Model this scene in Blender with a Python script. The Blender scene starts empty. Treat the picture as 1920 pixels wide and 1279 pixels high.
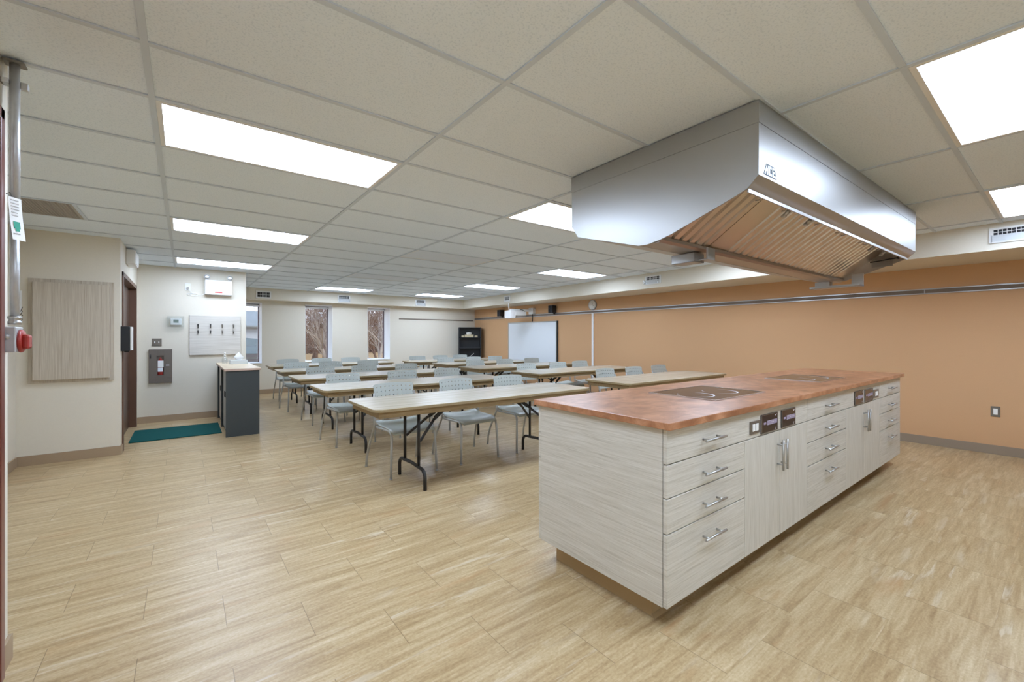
import bpy, bmesh, math, random
from math import pi, sin, cos, radians
from mathutils import Vector, Matrix

random.seed(7)
SC = bpy.context.scene
COL = SC.collection

# ------------------------------------------------------------------ constants
EYE = 1.31                    # camera height
CEIL = EYE + 1.092            # suspended ceiling height
YAW = 0.652
X_RIGHT = 7.2                 # orange wall
Y_FAR = 11.35                 # window wall
X_LEFT = -0.57                # near left wall / closet wall
X_ALC = -1.35                 # back of the alcove on the left
Y_BACK = -3.0
SOF = 2.15                    # underside of the bulkheads
# ------------------------------------------------------------------ materials


def srgb(r, g, b):
    def f(c):
        c /= 255.0
        return c / 12.92 if c <= 0.04045 else ((c + 0.055) / 1.055) ** 2.4
    return (f(r), f(g), f(b), 1.0)


def new_mat(name):
    m = bpy.data.materials.new(name)
    m.use_nodes = True
    nt = m.node_tree
    return m, nt, nt.nodes['Principled BSDF']


def plain(name, col, rough=0.5, metal=0.0, spec=0.5, var=0.03, vscale=6.0, bump=0.0, bscale=200.0):
    """Plain paint/plastic/metal with slight procedural tone variation."""
    m, nt, b = new_mat(name)
    L = nt.links
    tc = nt.nodes.new('ShaderNodeTexCoord')
    n = nt.nodes.new('ShaderNodeTexNoise')
    n.inputs['Scale'].default_value = vscale
    n.inputs['Detail'].default_value = 3
    L.new(tc.outputs['Object'], n.inputs['Vector'])
    mix = nt.nodes.new('ShaderNodeMixRGB')
    mix.inputs[1].default_value = [c * (1 - var) for c in col[:3]] + [1]
    mix.inputs[2].default_value = [min(1, c * (1 + var)) for c in col[:3]] + [1]
    L.new(n.outputs['Fac'], mix.inputs[0])
    L.new(mix.outputs[0], b.inputs['Base Color'])
    b.inputs['Roughness'].default_value = rough
    b.inputs['Metallic'].default_value = metal
    b.inputs['Specular IOR Level'].default_value = spec
    if bump > 0:
        n2 = nt.nodes.new('ShaderNodeTexNoise')
        n2.inputs['Scale'].default_value = bscale
        n2.inputs['Detail'].default_value = 2
        L.new(tc.outputs['Object'], n2.inputs['Vector'])
        bp = nt.nodes.new('ShaderNodeBump')
        bp.inputs['Strength'].default_value = bump
        bp.inputs['Distance'].default_value = 0.002
        L.new(n2.outputs['Fac'], bp.inputs['Height'])
        L.new(bp.outputs[0], b.inputs['Normal'])
    return m


def streaky(name, cols, scale=(2, 60, 60), rough=0.45, spec=0.4, fine=(6, 260, 260), finew=0.35, dist=0.3):
    """Laminate with fine parallel streaks; the small scale component is the grain direction."""
    m, nt, b = new_mat(name)
    L = nt.links
    tc = nt.nodes.new('ShaderNodeTexCoord')
    mp = nt.nodes.new('ShaderNodeMapping')
    mp.inputs['Scale'].default_value = scale
    L.new(tc.outputs['Object'], mp.inputs['Vector'])
    n = nt.nodes.new('ShaderNodeTexNoise')
    n.inputs['Scale'].default_value = 1.0
    n.inputs['Detail'].default_value = 5
    n.inputs['Roughness'].default_value = 0.65
    n.inputs['Distortion'].default_value = dist
    L.new(mp.outputs[0], n.inputs['Vector'])
    mp2 = nt.nodes.new('ShaderNodeMapping')
    mp2.inputs['Scale'].default_value = fine
    L.new(tc.outputs['Object'], mp2.inputs['Vector'])
    n2 = nt.nodes.new('ShaderNodeTexNoise')
    n2.inputs['Scale'].default_value = 1.0
    n2.inputs['Detail'].default_value = 2
    L.new(mp2.outputs[0], n2.inputs['Vector'])
    mx = nt.nodes.new('ShaderNodeMixRGB')
    mx.inputs[0].default_value = finew
    L.new(n.outputs['Fac'], mx.inputs[1])
    L.new(n2.outputs['Fac'], mx.inputs[2])
    cr = nt.nodes.new('ShaderNodeValToRGB')
    el = cr.color_ramp.elements
    el[0].position = 0.30
    el[0].color = cols[0]
    el[1].position = 0.70
    el[1].color = cols[-1]
    for i, c in enumerate(cols[1:-1]):
        e = el.new(0.30 + 0.40 * (i + 1) / (len(cols) - 1))
        e.color = c
    L.new(mx.outputs[0], cr.inputs[0])
    L.new(cr.outputs[0], b.inputs['Base Color'])
    b.inputs['Roughness'].default_value = rough
    b.inputs['Specular IOR Level'].default_value = spec
    return m


def wall_mat(name, col, amount=0.05):
    """Painted wall covering with a faint woven texture."""
    m, nt, b = new_mat(name)
    L = nt.links
    tc = nt.nodes.new('ShaderNodeTexCoord')
    n = nt.nodes.new('ShaderNodeTexNoise')
    n.inputs['Scale'].default_value = 90
    n.inputs['Detail'].default_value = 4
    L.new(tc.outputs['Object'], n.inputs['Vector'])
    n3 = nt.nodes.new('ShaderNodeTexNoise')
    n3.inputs['Scale'].default_value = 0.8
    L.new(tc.outputs['Object'], n3.inputs['Vector'])
    a = nt.nodes.new('ShaderNodeMixRGB')
    a.inputs[0].default_value = 0.4
    L.new(n.outputs['Fac'], a.inputs[1])
    L.new(n3.outputs['Fac'], a.inputs[2])
    mix = nt.nodes.new('ShaderNodeMixRGB')
    mix.inputs[1].default_value = [c * (1 - amount) for c in col[:3]] + [1]
    mix.inputs[2].default_value = [min(1, c * (1 + amount)) for c in col[:3]] + [1]
    L.new(a.outputs[0], mix.inputs[0])
    L.new(mix.outputs[0], b.inputs['Base Color'])
    bp = nt.nodes.new('ShaderNodeBump')
    bp.inputs['Strength'].default_value = 0.12
    bp.inputs['Distance'].default_value = 0.002
    L.new(n.outputs['Fac'], bp.inputs['Height'])
    L.new(bp.outputs[0], b.inputs['Normal'])
    b.inputs['Roughness'].default_value = 0.6
    b.inputs['Specular IOR Level'].default_value = 0.25
    return m


def floor_mat():
    m, nt, b = new_mat('floor_vinyl')
    L = nt.links
    N = nt.nodes.new
    tc = N('ShaderNodeTexCoord')
    # plank layout 0.61 x 0.30 m, running bond, long side along X
    sx = N('ShaderNodeSeparateXYZ')
    L.new(tc.outputs['Object'], sx.inputs[0])

    def M1(op, a, b=None):
        n = N('ShaderNodeMath')
        n.operation = op
        for i, q in enumerate((a, b)):
            if q is None:
                continue
            if isinstance(q, (int, float)):
                n.inputs[i].default_value = q
            else:
                L.new(q, n.inputs[i])
        return n.outputs[0]
    rowf = M1('DIVIDE', M1('ADD', sx.outputs['Y'], 0.08), 0.2995)
    row = M1('FLOOR', rowf)
    half = M1('MULTIPLY', M1('MODULO', M1('ADD', row, 100), 2), 0.5)
    uf = M1('ADD', M1('DIVIDE', M1('SUBTRACT', sx.outputs['X'], 0.152), 0.61), half)
    col_ = M1('FLOOR', uf)
    fr_ = M1('FRACT', uf)
    edge = M1('MINIMUM', fr_, M1('SUBTRACT', 1.0, fr_))
    seam = M1('LESS_THAN', edge, 0.0020)
    fr2 = M1('FRACT', rowf)
    edge2 = M1('MINIMUM', fr2, M1('SUBTRACT', 1.0, fr2))
    seam2 = M1('MULTIPLY', M1('LESS_THAN', edge2, 0.0025), 0.25)
    seam_f = M1('MAXIMUM', seam, seam2)
    cb = N('ShaderNodeCombineXYZ')
    L.new(col_, cb.inputs[0])
    L.new(row, cb.inputs[1])
    wn = N('ShaderNodeTexWhiteNoise')
    wn.noise_dimensions = '3D'
    L.new(cb.outputs[0], wn.inputs['Vector'])
    # shift the grain from plank to plank
    sc = N('ShaderNodeVectorMath')
    sc.operation = 'SCALE'
    sc.inputs['Scale'].default_value = 5.0
    L.new(wn.outputs['Color'], sc.inputs[0])
    ad = N('ShaderNodeVectorMath')
    ad.operation = 'ADD'
    L.new(tc.outputs['Object'], ad.inputs[0])
    L.new(sc.outputs[0], ad.inputs[1])

    def streak(scale, detail, dist, rough=0.6):
        k = N('ShaderNodeMapping')
        k.inputs['Scale'].default_value = scale
        L.new(ad.outputs[0], k.inputs['Vector'])
        n = N('ShaderNodeTexNoise')
        n.inputs['Scale'].default_value = 1
        n.inputs['Detail'].default_value = detail
        n.inputs['Roughness'].default_value = rough
        n.inputs['Distortion'].default_value = dist
        L.new(k.outputs[0], n.inputs['Vector'])
        return n.outputs['Fac']
    s1 = streak((1.6, 17, 1), 6, 0.6, 0.62)
    s2 = streak((4.5, 60, 1), 4, 0.5, 0.6)
    s3 = streak((70, 110, 1), 2, 0.0)
    a = N('ShaderNodeMixRGB')
    a.inputs[0].default_value = 0.36
    L.new(s1, a.inputs[1])
    L.new(s2, a.inputs[2])
    a2 = N('ShaderNodeMixRGB')
    a2.inputs[0].default_value = 0.22
    L.new(a.outputs[0], a2.inputs[1])
    L.new(s3, a2.inputs[2])
    cr = N('ShaderNodeValToRGB')
    el = cr.color_ramp.elements
    el[0].position = 0.32
    el[0].color = srgb(148, 119, 81)
    el[1].position = 0.70
    el[1].color = srgb(220, 204, 172)
    e = el.new(0.43); e.color = srgb(170, 143, 103)
    e = el.new(0.51); e.color = srgb(186, 161, 121)
    e = el.new(0.59); e.color = srgb(200, 178, 140)
    L.new(a2.outputs[0], cr.inputs[0])
    # small dark pits as in travertine
    pn = streak((24, 120, 1), 3, 0.4)
    big = streak((1.2, 5.0, 1), 2, 0.0)
    pr = N('ShaderNodeMapRange')
    pr.inputs['From Min'].default_value = 0.66
    pr.inputs['From Max'].default_value = 0.74
    L.new(pn, pr.inputs['Value'])
    br2 = N('ShaderNodeMapRange')
    br2.inputs['From Min'].default_value = 0.55
    br2.inputs['From Max'].default_value = 0.65
    L.new(big, br2.inputs['Value'])
    pm = N('ShaderNodeMath'); pm.operation = 'MULTIPLY'
    L.new(pr.outputs[0], pm.inputs[0]); L.new(br2.outputs[0], pm.inputs[1])
    pm2 = N('ShaderNodeMath'); pm2.operation = 'MULTIPLY'; pm2.inputs[1].default_value = 0.55
    L.new(pm.outputs[0], pm2.inputs[0])
    d = N('ShaderNodeMixRGB')
    d.inputs[2].default_value = srgb(120, 95, 62)
    L.new(pm2.outputs[0], d.inputs[0])
    L.new(cr.outputs[0], d.inputs[1])
    # pale calcite streaks and faint rusty patches
    ps = streak((2.2, 20, 1), 4, 0.5)
    pmk = streak((1.0, 3.2, 1), 2, 0.0)
    q1 = N('ShaderNodeMapRange')
    q1.inputs['From Min'].default_value = 0.56
    q1.inputs['From Max'].default_value = 0.66
    L.new(ps, q1.inputs['Value'])
    q2 = N('ShaderNodeMapRange')
    q2.inputs['From Min'].default_value = 0.48
    q2.inputs['From Max'].default_value = 0.62
    L.new(pmk, q2.inputs['Value'])
    pl = N('ShaderNodeMixRGB')
    pl.inputs[2].default_value = srgb(222, 210, 186)
    L.new(M1('MULTIPLY', M1('MULTIPLY', q1.outputs[0], q2.outputs[0]), 0.62), pl.inputs[0])
    L.new(d.outputs[0], pl.inputs[1])
    ru = streak((1.5, 7, 1), 3, 0.3)
    q3 = N('ShaderNodeMapRange')
    q3.inputs['From Min'].default_value = 0.58
    q3.inputs['From Max'].default_value = 0.75
    L.new(ru, q3.inputs['Value'])
    rs_ = N('ShaderNodeMixRGB')
    rs_.inputs[2].default_value = srgb(176, 130, 82)
    L.new(M1('MULTIPLY', q3.outputs[0], 0.45), rs_.inputs[0])
    L.new(pl.outputs[0], rs_.inputs[1])
    # seams
    sm = N('ShaderNodeMixRGB')
    sm.inputs[2].default_value = srgb(104, 82, 52)
    L.new(M1('MULTIPLY', seam_f, 0.7), sm.inputs[0])
    L.new(rs_.outputs[0], sm.inputs[1])
    L.new(sm.outputs[0], b.inputs['Base Color'])
    b.inputs['Roughness'].default_value = 0.32
    b.inputs['Specular IOR Level'].default_value = 0.35
    bp = N('ShaderNodeBump')
    bp.inputs['Strength'].default_value = 0.06
    bp.inputs['Distance'].default_value = 0.003
    L.new(a2.outputs[0], bp.inputs['Height'])
    L.new(bp.outputs[0], b.inputs['Normal'])
    return m


def tile_mat():
    """Mineral fibre ceiling tile: off white with fine fissures."""
    m, nt, b = new_mat('ceiling_tile')
    L = nt.links
    N = nt.nodes.new
    tc = N('ShaderNodeTexCoord')
    v = N('ShaderNodeTexNoise')
    v.inputs['Scale'].default_value = 130
    v.inputs['Detail'].default_value = 4
    L.new(tc.outputs['Object'], v.inputs['Vector'])
    cr = N('ShaderNodeValToRGB')
    cr.color_ramp.elements[0].position = 0.34
    cr.color_ramp.elements[0].color = srgb(220, 232, 244)
    cr.color_ramp.elements[1].position = 0.48
    cr.color_ramp.elements[1].color = srgb(235, 245, 255)
    L.new(v.outputs['Fac'], cr.inputs[0])
    L.new(cr.outputs[0], b.inputs['Base Color'])
    b.inputs['Roughness'].default_value = 0.9
    b.inputs['Specular IOR Level'].default_value = 0.1
    bp = N('ShaderNodeBump')
    bp.inputs['Strength'].default_value = 0.25
    bp.inputs['Distance'].default_value = 0.002
    L.new(v.outputs['Fac'], bp.inputs['Height'])
    L.new(bp.outputs[0], b.inputs['Normal'])
    return m


def steel_mat(name, col=(0.49, 0.49, 0.485, 1), rough=0.40, aniso=0.6, grain=(3, 3, 400), bump=0.02):
    m, nt, b = new_mat(name)
    L = nt.links
    N = nt.nodes.new
    tc = N('ShaderNodeTexCoord')
    mp = N('ShaderNodeMapping')
    mp.inputs['Scale'].default_value = grain
    L.new(tc.outputs['Object'], mp.inputs['Vector'])
    n = N('ShaderNodeTexNoise')
    n.inputs['Scale'].default_value = 1
    n.inputs['Detail'].default_value = 3
    L.new(mp.outputs[0], n.inputs['Vector'])
    mr = N('ShaderNodeMapRange')
    mr.inputs['To Min'].default_value = rough * 0.95
    mr.inputs['To Max'].default_value = rough * 1.07
    L.new(n.outputs['Fac'], mr.inputs['Value'])
    L.new(mr.outputs[0], b.inputs['Roughness'])
    b.inputs['Base Color'].default_value = col
    b.inputs['Metallic'].default_value = 1
    b.inputs['Anisotropic'].default_value = aniso
    # gentle waviness of sheet metal
    n2 = N('ShaderNodeTexNoise')
    n2.inputs['Scale'].default_value = 1.6
    n2.inputs['Detail'].default_value = 1
    L.new(tc.outputs['Object'], n2.inputs['Vector'])
    bp = N('ShaderNodeBump')
    bp.inputs['Strength'].default_value = bump * 10
    bp.inputs['Distance'].default_value = 0.02
    L.new(n2.outputs['Fac'], bp.inputs['Height'])
    L.new(bp.outputs[0], b.inputs['Normal'])
    return m


def emit_mat(name, col, strength):
    m = bpy.data.materials.new(name)
    m.use_nodes = True
    nt = m.node_tree
    for n in list(nt.nodes):
        nt.nodes.remove(n)
    o = nt.nodes.new('ShaderNodeOutputMaterial')
    e = nt.nodes.new('ShaderNodeEmission')
    e.inputs['Color'].default_value = col
    e.inputs['Strength'].default_value = strength
    nt.links.new(e.outputs[0], o.inputs[0])
    return m


def glass_mat(name, tint=(0.97, 0.99, 1, 1), refl=0.06):
    m = bpy.data.materials.new(name)
    m.use_nodes = True
    nt = m.node_tree
    for n in list(nt.nodes):
        nt.nodes.remove(n)
    o = nt.nodes.new('ShaderNodeOutputMaterial')
    t = nt.nodes.new('ShaderNodeBsdfTransparent')
    t.inputs['Color'].default_value = tint
    g = nt.nodes.new('ShaderNodeBsdfGlossy')
    g.inputs['Roughness'].default_value = 0.02
    mx = nt.nodes.new('ShaderNodeMixShader')
    mx.inputs[0].default_value = refl
    nt.links.new(t.outputs[0], mx.inputs[1])
    nt.links.new(g.outputs[0], mx.inputs[2])
    nt.links.new(mx.outputs[0], o.inputs[0])
    return m


M = {}
M['beige'] = wall_mat('wall_beige', srgb(222, 215, 200))
M['orange'] = wall_mat('wall_orange', srgb(210, 168, 126), 0.04)
M['base'] = plain('baseboard_rubber', srgb(166, 144, 118), 0.5)
M['base_orange'] = plain('baseboard_taupe', srgb(150, 134, 116), 0.5)
M['floor'] = floor_mat()
M['tile'] = tile_mat()
M['tbar'] = plain('ceiling_grid_metal', srgb(210, 220, 231), 0.8, spec=0.1, var=0.01)
M['white_metal'] = plain('white_enamel', srgb(232, 232, 230), 0.4, var=0.01)
M['trim_white'] = plain('white_trim', srgb(240, 240, 240), 0.5, var=0.01)
M['lamp'] = emit_mat('troffer_lens_lit', (0.84, 1.0, 1.26, 1), 14.0)
M['lens_off'] = plain('troffer_lens_unlit', srgb(226, 234, 244), 0.9, spec=0.1, var=0.01)
M['lam_h'] = streaky('island_laminate_horizontal', [srgb(168, 162, 148), srgb(195, 190, 178), srgb(209, 205, 195), srgb(219, 216, 208)], (3.0, 3.0, 130), fine=(8, 8, 520), finew=0.45)
M['lam_v'] = streaky('island_laminate_vertical', [srgb(168, 162, 148), srgb(195, 190, 178), srgb(209, 205, 195), srgb(219, 216, 208)], (130, 130, 3.0), fine=(520, 520, 8), finew=0.45)
M['board_v'] = streaky('board_laminate_vertical', [srgb(148, 134, 116), srgb(183, 171, 154), srgb(200, 190, 174), srgb(214, 206, 192)], (90, 90, 1.6), fine=(420, 420, 5), finew=0.4)
M['board_h'] = streaky('board_laminate_horizontal', [srgb(176, 168, 156), srgb(200, 194, 184), srgb(212, 207, 198), srgb(222, 218, 210)], (1.6, 1.6, 90), fine=(5, 5, 420), finew=0.3)
M['table'] = streaky('table_laminate', [srgb(158, 143, 120), srgb(180, 167, 145), srgb(193, 182, 163), srgb(206, 197, 181)], (0.9, 26, 26), rough=0.24, spec=0.7, fine=(3, 120, 120), finew=0.4)
M['table_edge'] = plain('table_edge_band', srgb(160, 142, 108), 0.4)
M['apron'] = streaky('table_apron_wood', [srgb(132, 110, 76), srgb(156, 134, 98), srgb(172, 150, 112)], (2, 60, 60))
M['black_metal'] = plain('black_powder_coat', srgb(38, 36, 36), 0.4)
M['chair'] = plain('grey_plastic', srgb(188, 194, 189), 0.38, var=0.015, bump=0.05, bscale=400)
M['chair_leg'] = plain('silver_paint', srgb(178, 178, 175), 0.38, metal=0.25, var=0.02)
M['steel'] = steel_mat('brushed_steel')
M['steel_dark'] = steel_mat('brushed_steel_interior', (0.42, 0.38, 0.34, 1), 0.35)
M['filter'] = steel_mat('baffle_steel_floor_tint', (0.70, 0.64, 0.55, 1), 0.3, 0.3, (200, 3, 3))  # steel tinted tan: the floor's reflection is put into the base colour
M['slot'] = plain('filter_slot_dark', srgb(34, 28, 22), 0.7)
M['chrome'] = plain('satin_nickel', srgb(188, 187, 184), 0.36, metal=0.9, var=0.01)
M['plinth'] = plain('plinth_laminate', srgb(176, 150, 112), 0.5)
M['seam'] = plain('cabinet_core_shadow_gap', srgb(60, 56, 50), 0.8)
M['glass'] = glass_mat('window_glass')
M['cover'] = glass_mat('clear_plastic', (0.95, 0.96, 0.97, 1), 0.08)
M['brown'] = plain('door_brown', srgb(80, 56, 44), 0.35)
M['brown_frame'] = plain('door_frame_brown', srgb(104, 74, 58), 0.35)
M['maroon'] = plain('door_frame_maroon', srgb(112, 58, 48), 0.3)
M['black'] = plain('black_plastic', srgb(30, 32, 36), 0.4)
M['charcoal'] = plain('charcoal_steel_cabinet', srgb(58, 64, 66), 0.45)
M['cab_door'] = plain('cabinet_door_light_grey', srgb(200, 200, 196), 0.4)
M['oak_top'] = streaky('pale_oak_laminate', [srgb(196, 172, 140), srgb(214, 194, 164), srgb(226, 208, 182)], (26, 1, 26), rough=0.3)
M['pink_edge'] = plain('worktop_edge_pinkish', srgb(196, 170, 156), 0.4)
M['teal'] = plain('teal_mat_pile', srgb(32, 84, 82), 0.95, var=0.25, vscale=160, spec=0.1, bump=0.5, bscale=300)
M['red'] = plain('fire_red_plastic', srgb(158, 44, 36), 0.35)
M['galv'] = plain('galvanised_steel', srgb(196, 198, 200), 0.4, metal=0.55, var=0.12, vscale=40)
M['paper'] = plain('white_paper', srgb(240, 240, 238), 0.8, var=0.01)
M['green_ink'] = plain('green_print', srgb(62, 160, 138), 0.8)
M['grey_plate'] = plain('stainless_plate', srgb(128, 122, 114), 0.35, metal=0.6)
M['extcab'] = plain('extinguisher_cabinet_grey', srgb(116, 108, 100), 0.4, metal=0.3)
M['whiteboard'] = plain('whiteboard_surface', srgb(232, 238, 244), 0.25, var=0.008)
M['alu'] = plain('aluminium_trim', srgb(190, 192, 192), 0.35, metal=0.8)
M['rail_dark'] = plain('rail_insert_taupe', srgb(120, 106, 92), 0.6)
M['vent_dark'] = plain('vent_shadow_grille', srgb(34, 34, 38), 0.7)
M['vent_grey'] = plain('egg_crate_grille', srgb(172, 166, 158), 0.6)
M['rim'] = plain('cooktop_rim', srgb(206, 204, 204), 0.2, metal=0.9)
M['cream'] = plain('cream_card', srgb(214, 200, 164), 0.7)
M['lcd'] = plain('lcd_grey_green', srgb(104, 124, 118), 0.3)
M['red_print'] = plain('red_print', srgb(196, 44, 44), 0.6)
M['ink'] = plain('dark_blue_ink', srgb(44, 54, 66), 0.5)
M['logo_fill'] = plain('logo_pale_fill', srgb(212, 222, 232), 0.35, metal=0.3)
M['mauve'] = plain('panel_print_mauve', srgb(150, 138, 160), 0.5)
M['pale_print'] = plain('panel_print_pale', srgb(205, 202, 208), 0.5)
M['win_frame'] = plain('window_frame_mauve_grey', srgb(122, 106, 108), 0.4)
M['clearglass'] = glass_mat('sanitizer_bottle', (0.93, 0.95, 0.96, 1), 0.08)


def copper_mat():
    m, nt, b = new_mat('copper_laminate_top')
    L = nt.links
    N = nt.nodes.new
    tc = N('ShaderNodeTexCoord')
    mp = N('ShaderNodeMapping')
    mp.inputs['Scale'].default_value = (1.0, 1.6, 1.6)
    mp.inputs['Rotation'].default_value = (0, 0, 0.6)
    L.new(tc.outputs['Object'], mp.inputs['Vector'])
    n = N('ShaderNodeTexNoise')
    n.inputs['Scale'].default_value = 7
    n.inputs['Detail'].default_value = 7
    n.inputs['Roughness'].default_value = 0.6
    n.inputs['Distortion'].default_value = 0.6
    L.new(mp.outputs[0], n.inputs['Vector'])
    cr = N('ShaderNodeValToRGB')
    el = cr.color_ramp.elements
    el[0].position = 0.34
    el[0].color = srgb(144, 94, 64)
    el[1].position = 0.68
    el[1].color = srgb(200, 148, 114)
    e = el.new(0.5); e.color = srgb(170, 118, 84)
    L.new(n.outputs['Fac'], cr.inputs[0])
    L.new(cr.outputs[0], b.inputs['Base Color'])
    b.inputs['Roughness'].default_value = 0.30
    b.inputs['Specular IOR Level'].default_value = 0.5
    return m


M['copper'] = copper_mat()
M['cooktop'] = plain('cooktop_dark_glass', srgb(62, 46, 38), 0.16, var=0.03, spec=0.4)
M['ctl'] = plain('control_panel_glass', srgb(50, 38, 34), 0.12, spec=0.6)

# ------------------------------------------------------------------ mesh builder


class MB:
    def __init__(self):
        self.v = []
        self.f = []
        self.mi = []
        self.sm = []
        self.mats = []

    def slot(self, mat):
        if mat is None:
            return 0
        if mat not in self.mats:
            self.mats.append(mat)
        return self.mats.index(mat)

    def add(self, vs, fs, mat=None, smooth=False):
        o = len(self.v)
        self.v += [tuple(p) for p in vs]
        k = self.slot(mat)
        for q in fs:
            self.f.append(tuple(o + i for i in q))
            self.mi.append(k)
            self.sm.append(smooth)
        return self

    def box(self, x0, x1, y0, y1, z0, z1, mat=None):
        x0, x1 = sorted((x0, x1)); y0, y1 = sorted((y0, y1)); z0, z1 = sorted((z0, z1))
        vs = [(x0, y0, z0), (x1, y0, z0), (x1, y1, z0), (x0, y1, z0), (x0, y0, z1), (x1, y0, z1), (x1, y1, z1), (x0, y1, z1)]
        fs = [(0, 3, 2, 1), (4, 5, 6, 7), (0, 1, 5, 4), (1, 2, 6, 5), (2, 3, 7, 6), (3, 0, 4, 7)]
        return self.add(vs, fs, mat)

    def bbox(self, x0, x1, y0, y1, z0, z1, b=0.004, mat=None, seg=2):
        """bevelled box"""
        bm = bmesh.new()
        bmesh.ops.create_cube(bm, size=1)
        for v in bm.verts:
            v.co = Vector(((x0 + x1) / 2 + v.co.x * (x1 - x0), (y0 + y1) / 2 + v.co.y * (y1 - y0), (z0 + z1) / 2 + v.co.z * (z1 - z0)))
        b = min(b, 0.45 * min(abs(x1 - x0), abs(y1 - y0), abs(z1 - z0)))
        bmesh.ops.bevel(bm, geom=list(bm.edges), offset=b, segments=seg, profile=0.5, affect='EDGES', clamp_overlap=True)
        bm.verts.index_update()
        self.add([v.co.copy() for v in bm.verts], [[v.index for v in f.verts] for f in bm.faces], mat)
        bm.free()
        return self

    def prism(self, poly, axis, a, b, mat=None):
        """poly: 2D points; axis 'x','y','z'; extruded from a to b."""
        def P(p, t):
            if axis == 'x':
                return (t, p[0], p[1])
            if axis == 'y':
                return (p[0], t, p[1])
            return (p[0], p[1], t)
        n = len(poly)
        vs = [P(p, a) for p in poly] + [P(p, b) for p in poly]
        fs = [tuple(range(n)), tuple(range(2 * n - 1, n - 1, -1))]
        fs += [(i, i + n, (i + 1) % n + n, (i + 1) % n) for i in range(n)]
        return self.add(vs, fs, mat)

    def tube(self, pts, r, n=10, mat=None, caps=True, smooth=True, flat=None):
        pts = [Vector(p) for p in pts]
        rs = r if isinstance(r, (list, tuple)) else [r] * len(pts)
        vs, fs = [], []
        prev = None
        for i, p in enumerate(pts):
            if i == 0:
                t = pts[1] - p
            elif i == len(pts) - 1:
                t = p - pts[i - 1]
            else:
                t = (pts[i + 1] - p).normalized() + (p - pts[i - 1]).normalized()
            t.normalize()
            if prev is None:
                u = t.orthogonal().normalized()
            else:
                u = prev - t * prev.dot(t)
                if u.length < 1e-6:
                    u = t.orthogonal()
                u.normalize()
            prev = u
            w = t.cross(u)
            for k in range(n):
                a = 2 * pi * k / n
                vs.append(p + (u * cos(a) + w * sin(a)) * rs[i])
        for i in range(len(pts) - 1):
            for k in range(n):
                a, b2 = i * n + k, i * n + (k + 1) % n
                fs.append((a, b2, b2 + n, a + n))
        self.add(vs, fs, mat, smooth)
        if caps:
            o = len(self.v) - len(vs)
            k = self.slot(mat)
            for c in (tuple(range(o + n - 1, o - 1, -1)), tuple(range(len(self.v) - n, len(self.v)))):
                self.f.append(c); self.mi.append(k); self.sm.append(False)
        return self

    def lathe(self, prof, c=(0, 0, 0), n=24, axis='z', mat=None, smooth=True):
        """prof: (radius, height) pairs around the axis through c."""
        vs, fs = [], []
        for (r, h) in prof:
            for k in range(n):
                a = 2 * pi * k / n
                q = (r * cos(a), r * sin(a), h)
                if axis == 'x':
                    q = (h, r * cos(a), r * sin(a))
                elif axis == 'y':
                    q = (r * sin(a), h, r * cos(a))
                vs.append((c[0] + q[0], c[1] + q[1], c[2] + q[2]))
        m = len(prof)
        for i in range(m - 1):
            for k in range(n):
                a, b2 = i * n + k, i * n + (k + 1) % n
                fs.append((a, b2, b2 + n, a + n))
        fs.append(tuple(range(n - 1, -1, -1)))
        fs.append(tuple(range((m - 1) * n, m * n)))
        return self.add(vs, fs, mat, smooth)

    def bar(self, p0, p1, w, t, up=(0, 0, 1), mat=None):
        """flat bar between two points, width w across, thickness t."""
        p0, p1 = Vector(p0), Vector(p1)
        d = (p1 - p0).normalized()
        s = d.cross(Vector(up))
        if s.length < 1e-5:
            s = d.orthogonal()
        s.normalize()
        u = s.cross(d)
        vs = []
        for p in (p0, p1):
            for a, b in ((-1, -1), (1, -1), (1, 1), (-1, 1)):
                vs.append(p + s * a * w / 2 + u * b * t / 2)
        return self.add(vs, [(0, 1, 2, 3), (7, 6, 5, 4), (0, 4, 5, 1), (1, 5, 6, 2), (2, 6, 7, 3), (3, 7, 4, 0)], mat)

    def build(self, name, mat=None, parent=None, label=None, loc=(0, 0, 0)):
        if mat is not None and not self.mats:
            self.mats = [mat]
        elif mat is not None and mat not in self.mats:
            self.mats.insert(0, mat)
            # faces added without material point at slot 0 already
        me = bpy.data.meshes.new(name)
        me.from_pydata(self.v, [], self.f)
        for m in self.mats:
            me.materials.append(m)
        for p, k, s in zip(me.polygons, self.mi, self.sm):
            p.material_index = min(k, max(0, len(self.mats) - 1))
            p.use_smooth = s
        bm = bmesh.new()
        bm.from_mesh(me)
        bmesh.ops.recalc_face_normals(bm, faces=bm.faces)
        bm.to_mesh(me)
        bm.free()
        me.update()
        o = bpy.data.objects.new(name, me)
        COL.objects.link(o)
        o.location = loc
        if parent is not None:
            o.parent = parent
        if label:
            o['label'] = label
        return o


def tag(o, label, cat, group=None, kind=None):
    o['label'] = label
    o['category'] = cat
    if group:
        o['group'] = group
    if kind:
        o['kind'] = kind
    return o


def thing(name, label, cat, loc=(0, 0, 0), rz=0.0, group=None):
    o = bpy.data.objects.new(name, None)
    o.empty_display_size = 0.1
    COL.objects.link(o)
    o.location = loc
    o.rotation_euler = (0, 0, rz)
    return tag(o, label, cat, group)


def struct(o, label, cat):
    return tag(o, label, cat, None, 'structure')


def copy_tree(o, parent=None):
    c = o.copy()
    COL.objects.link(c)
    if parent is not None:
        c.parent = parent
    for ch in KIDS.get(o.name, []):
        copy_tree(ch, c)
    return c


KIDS = {}


def index_children(root):
    KIDS[root.name] = list(root.children)
    for ch in root.children:
        index_children(ch)


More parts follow.
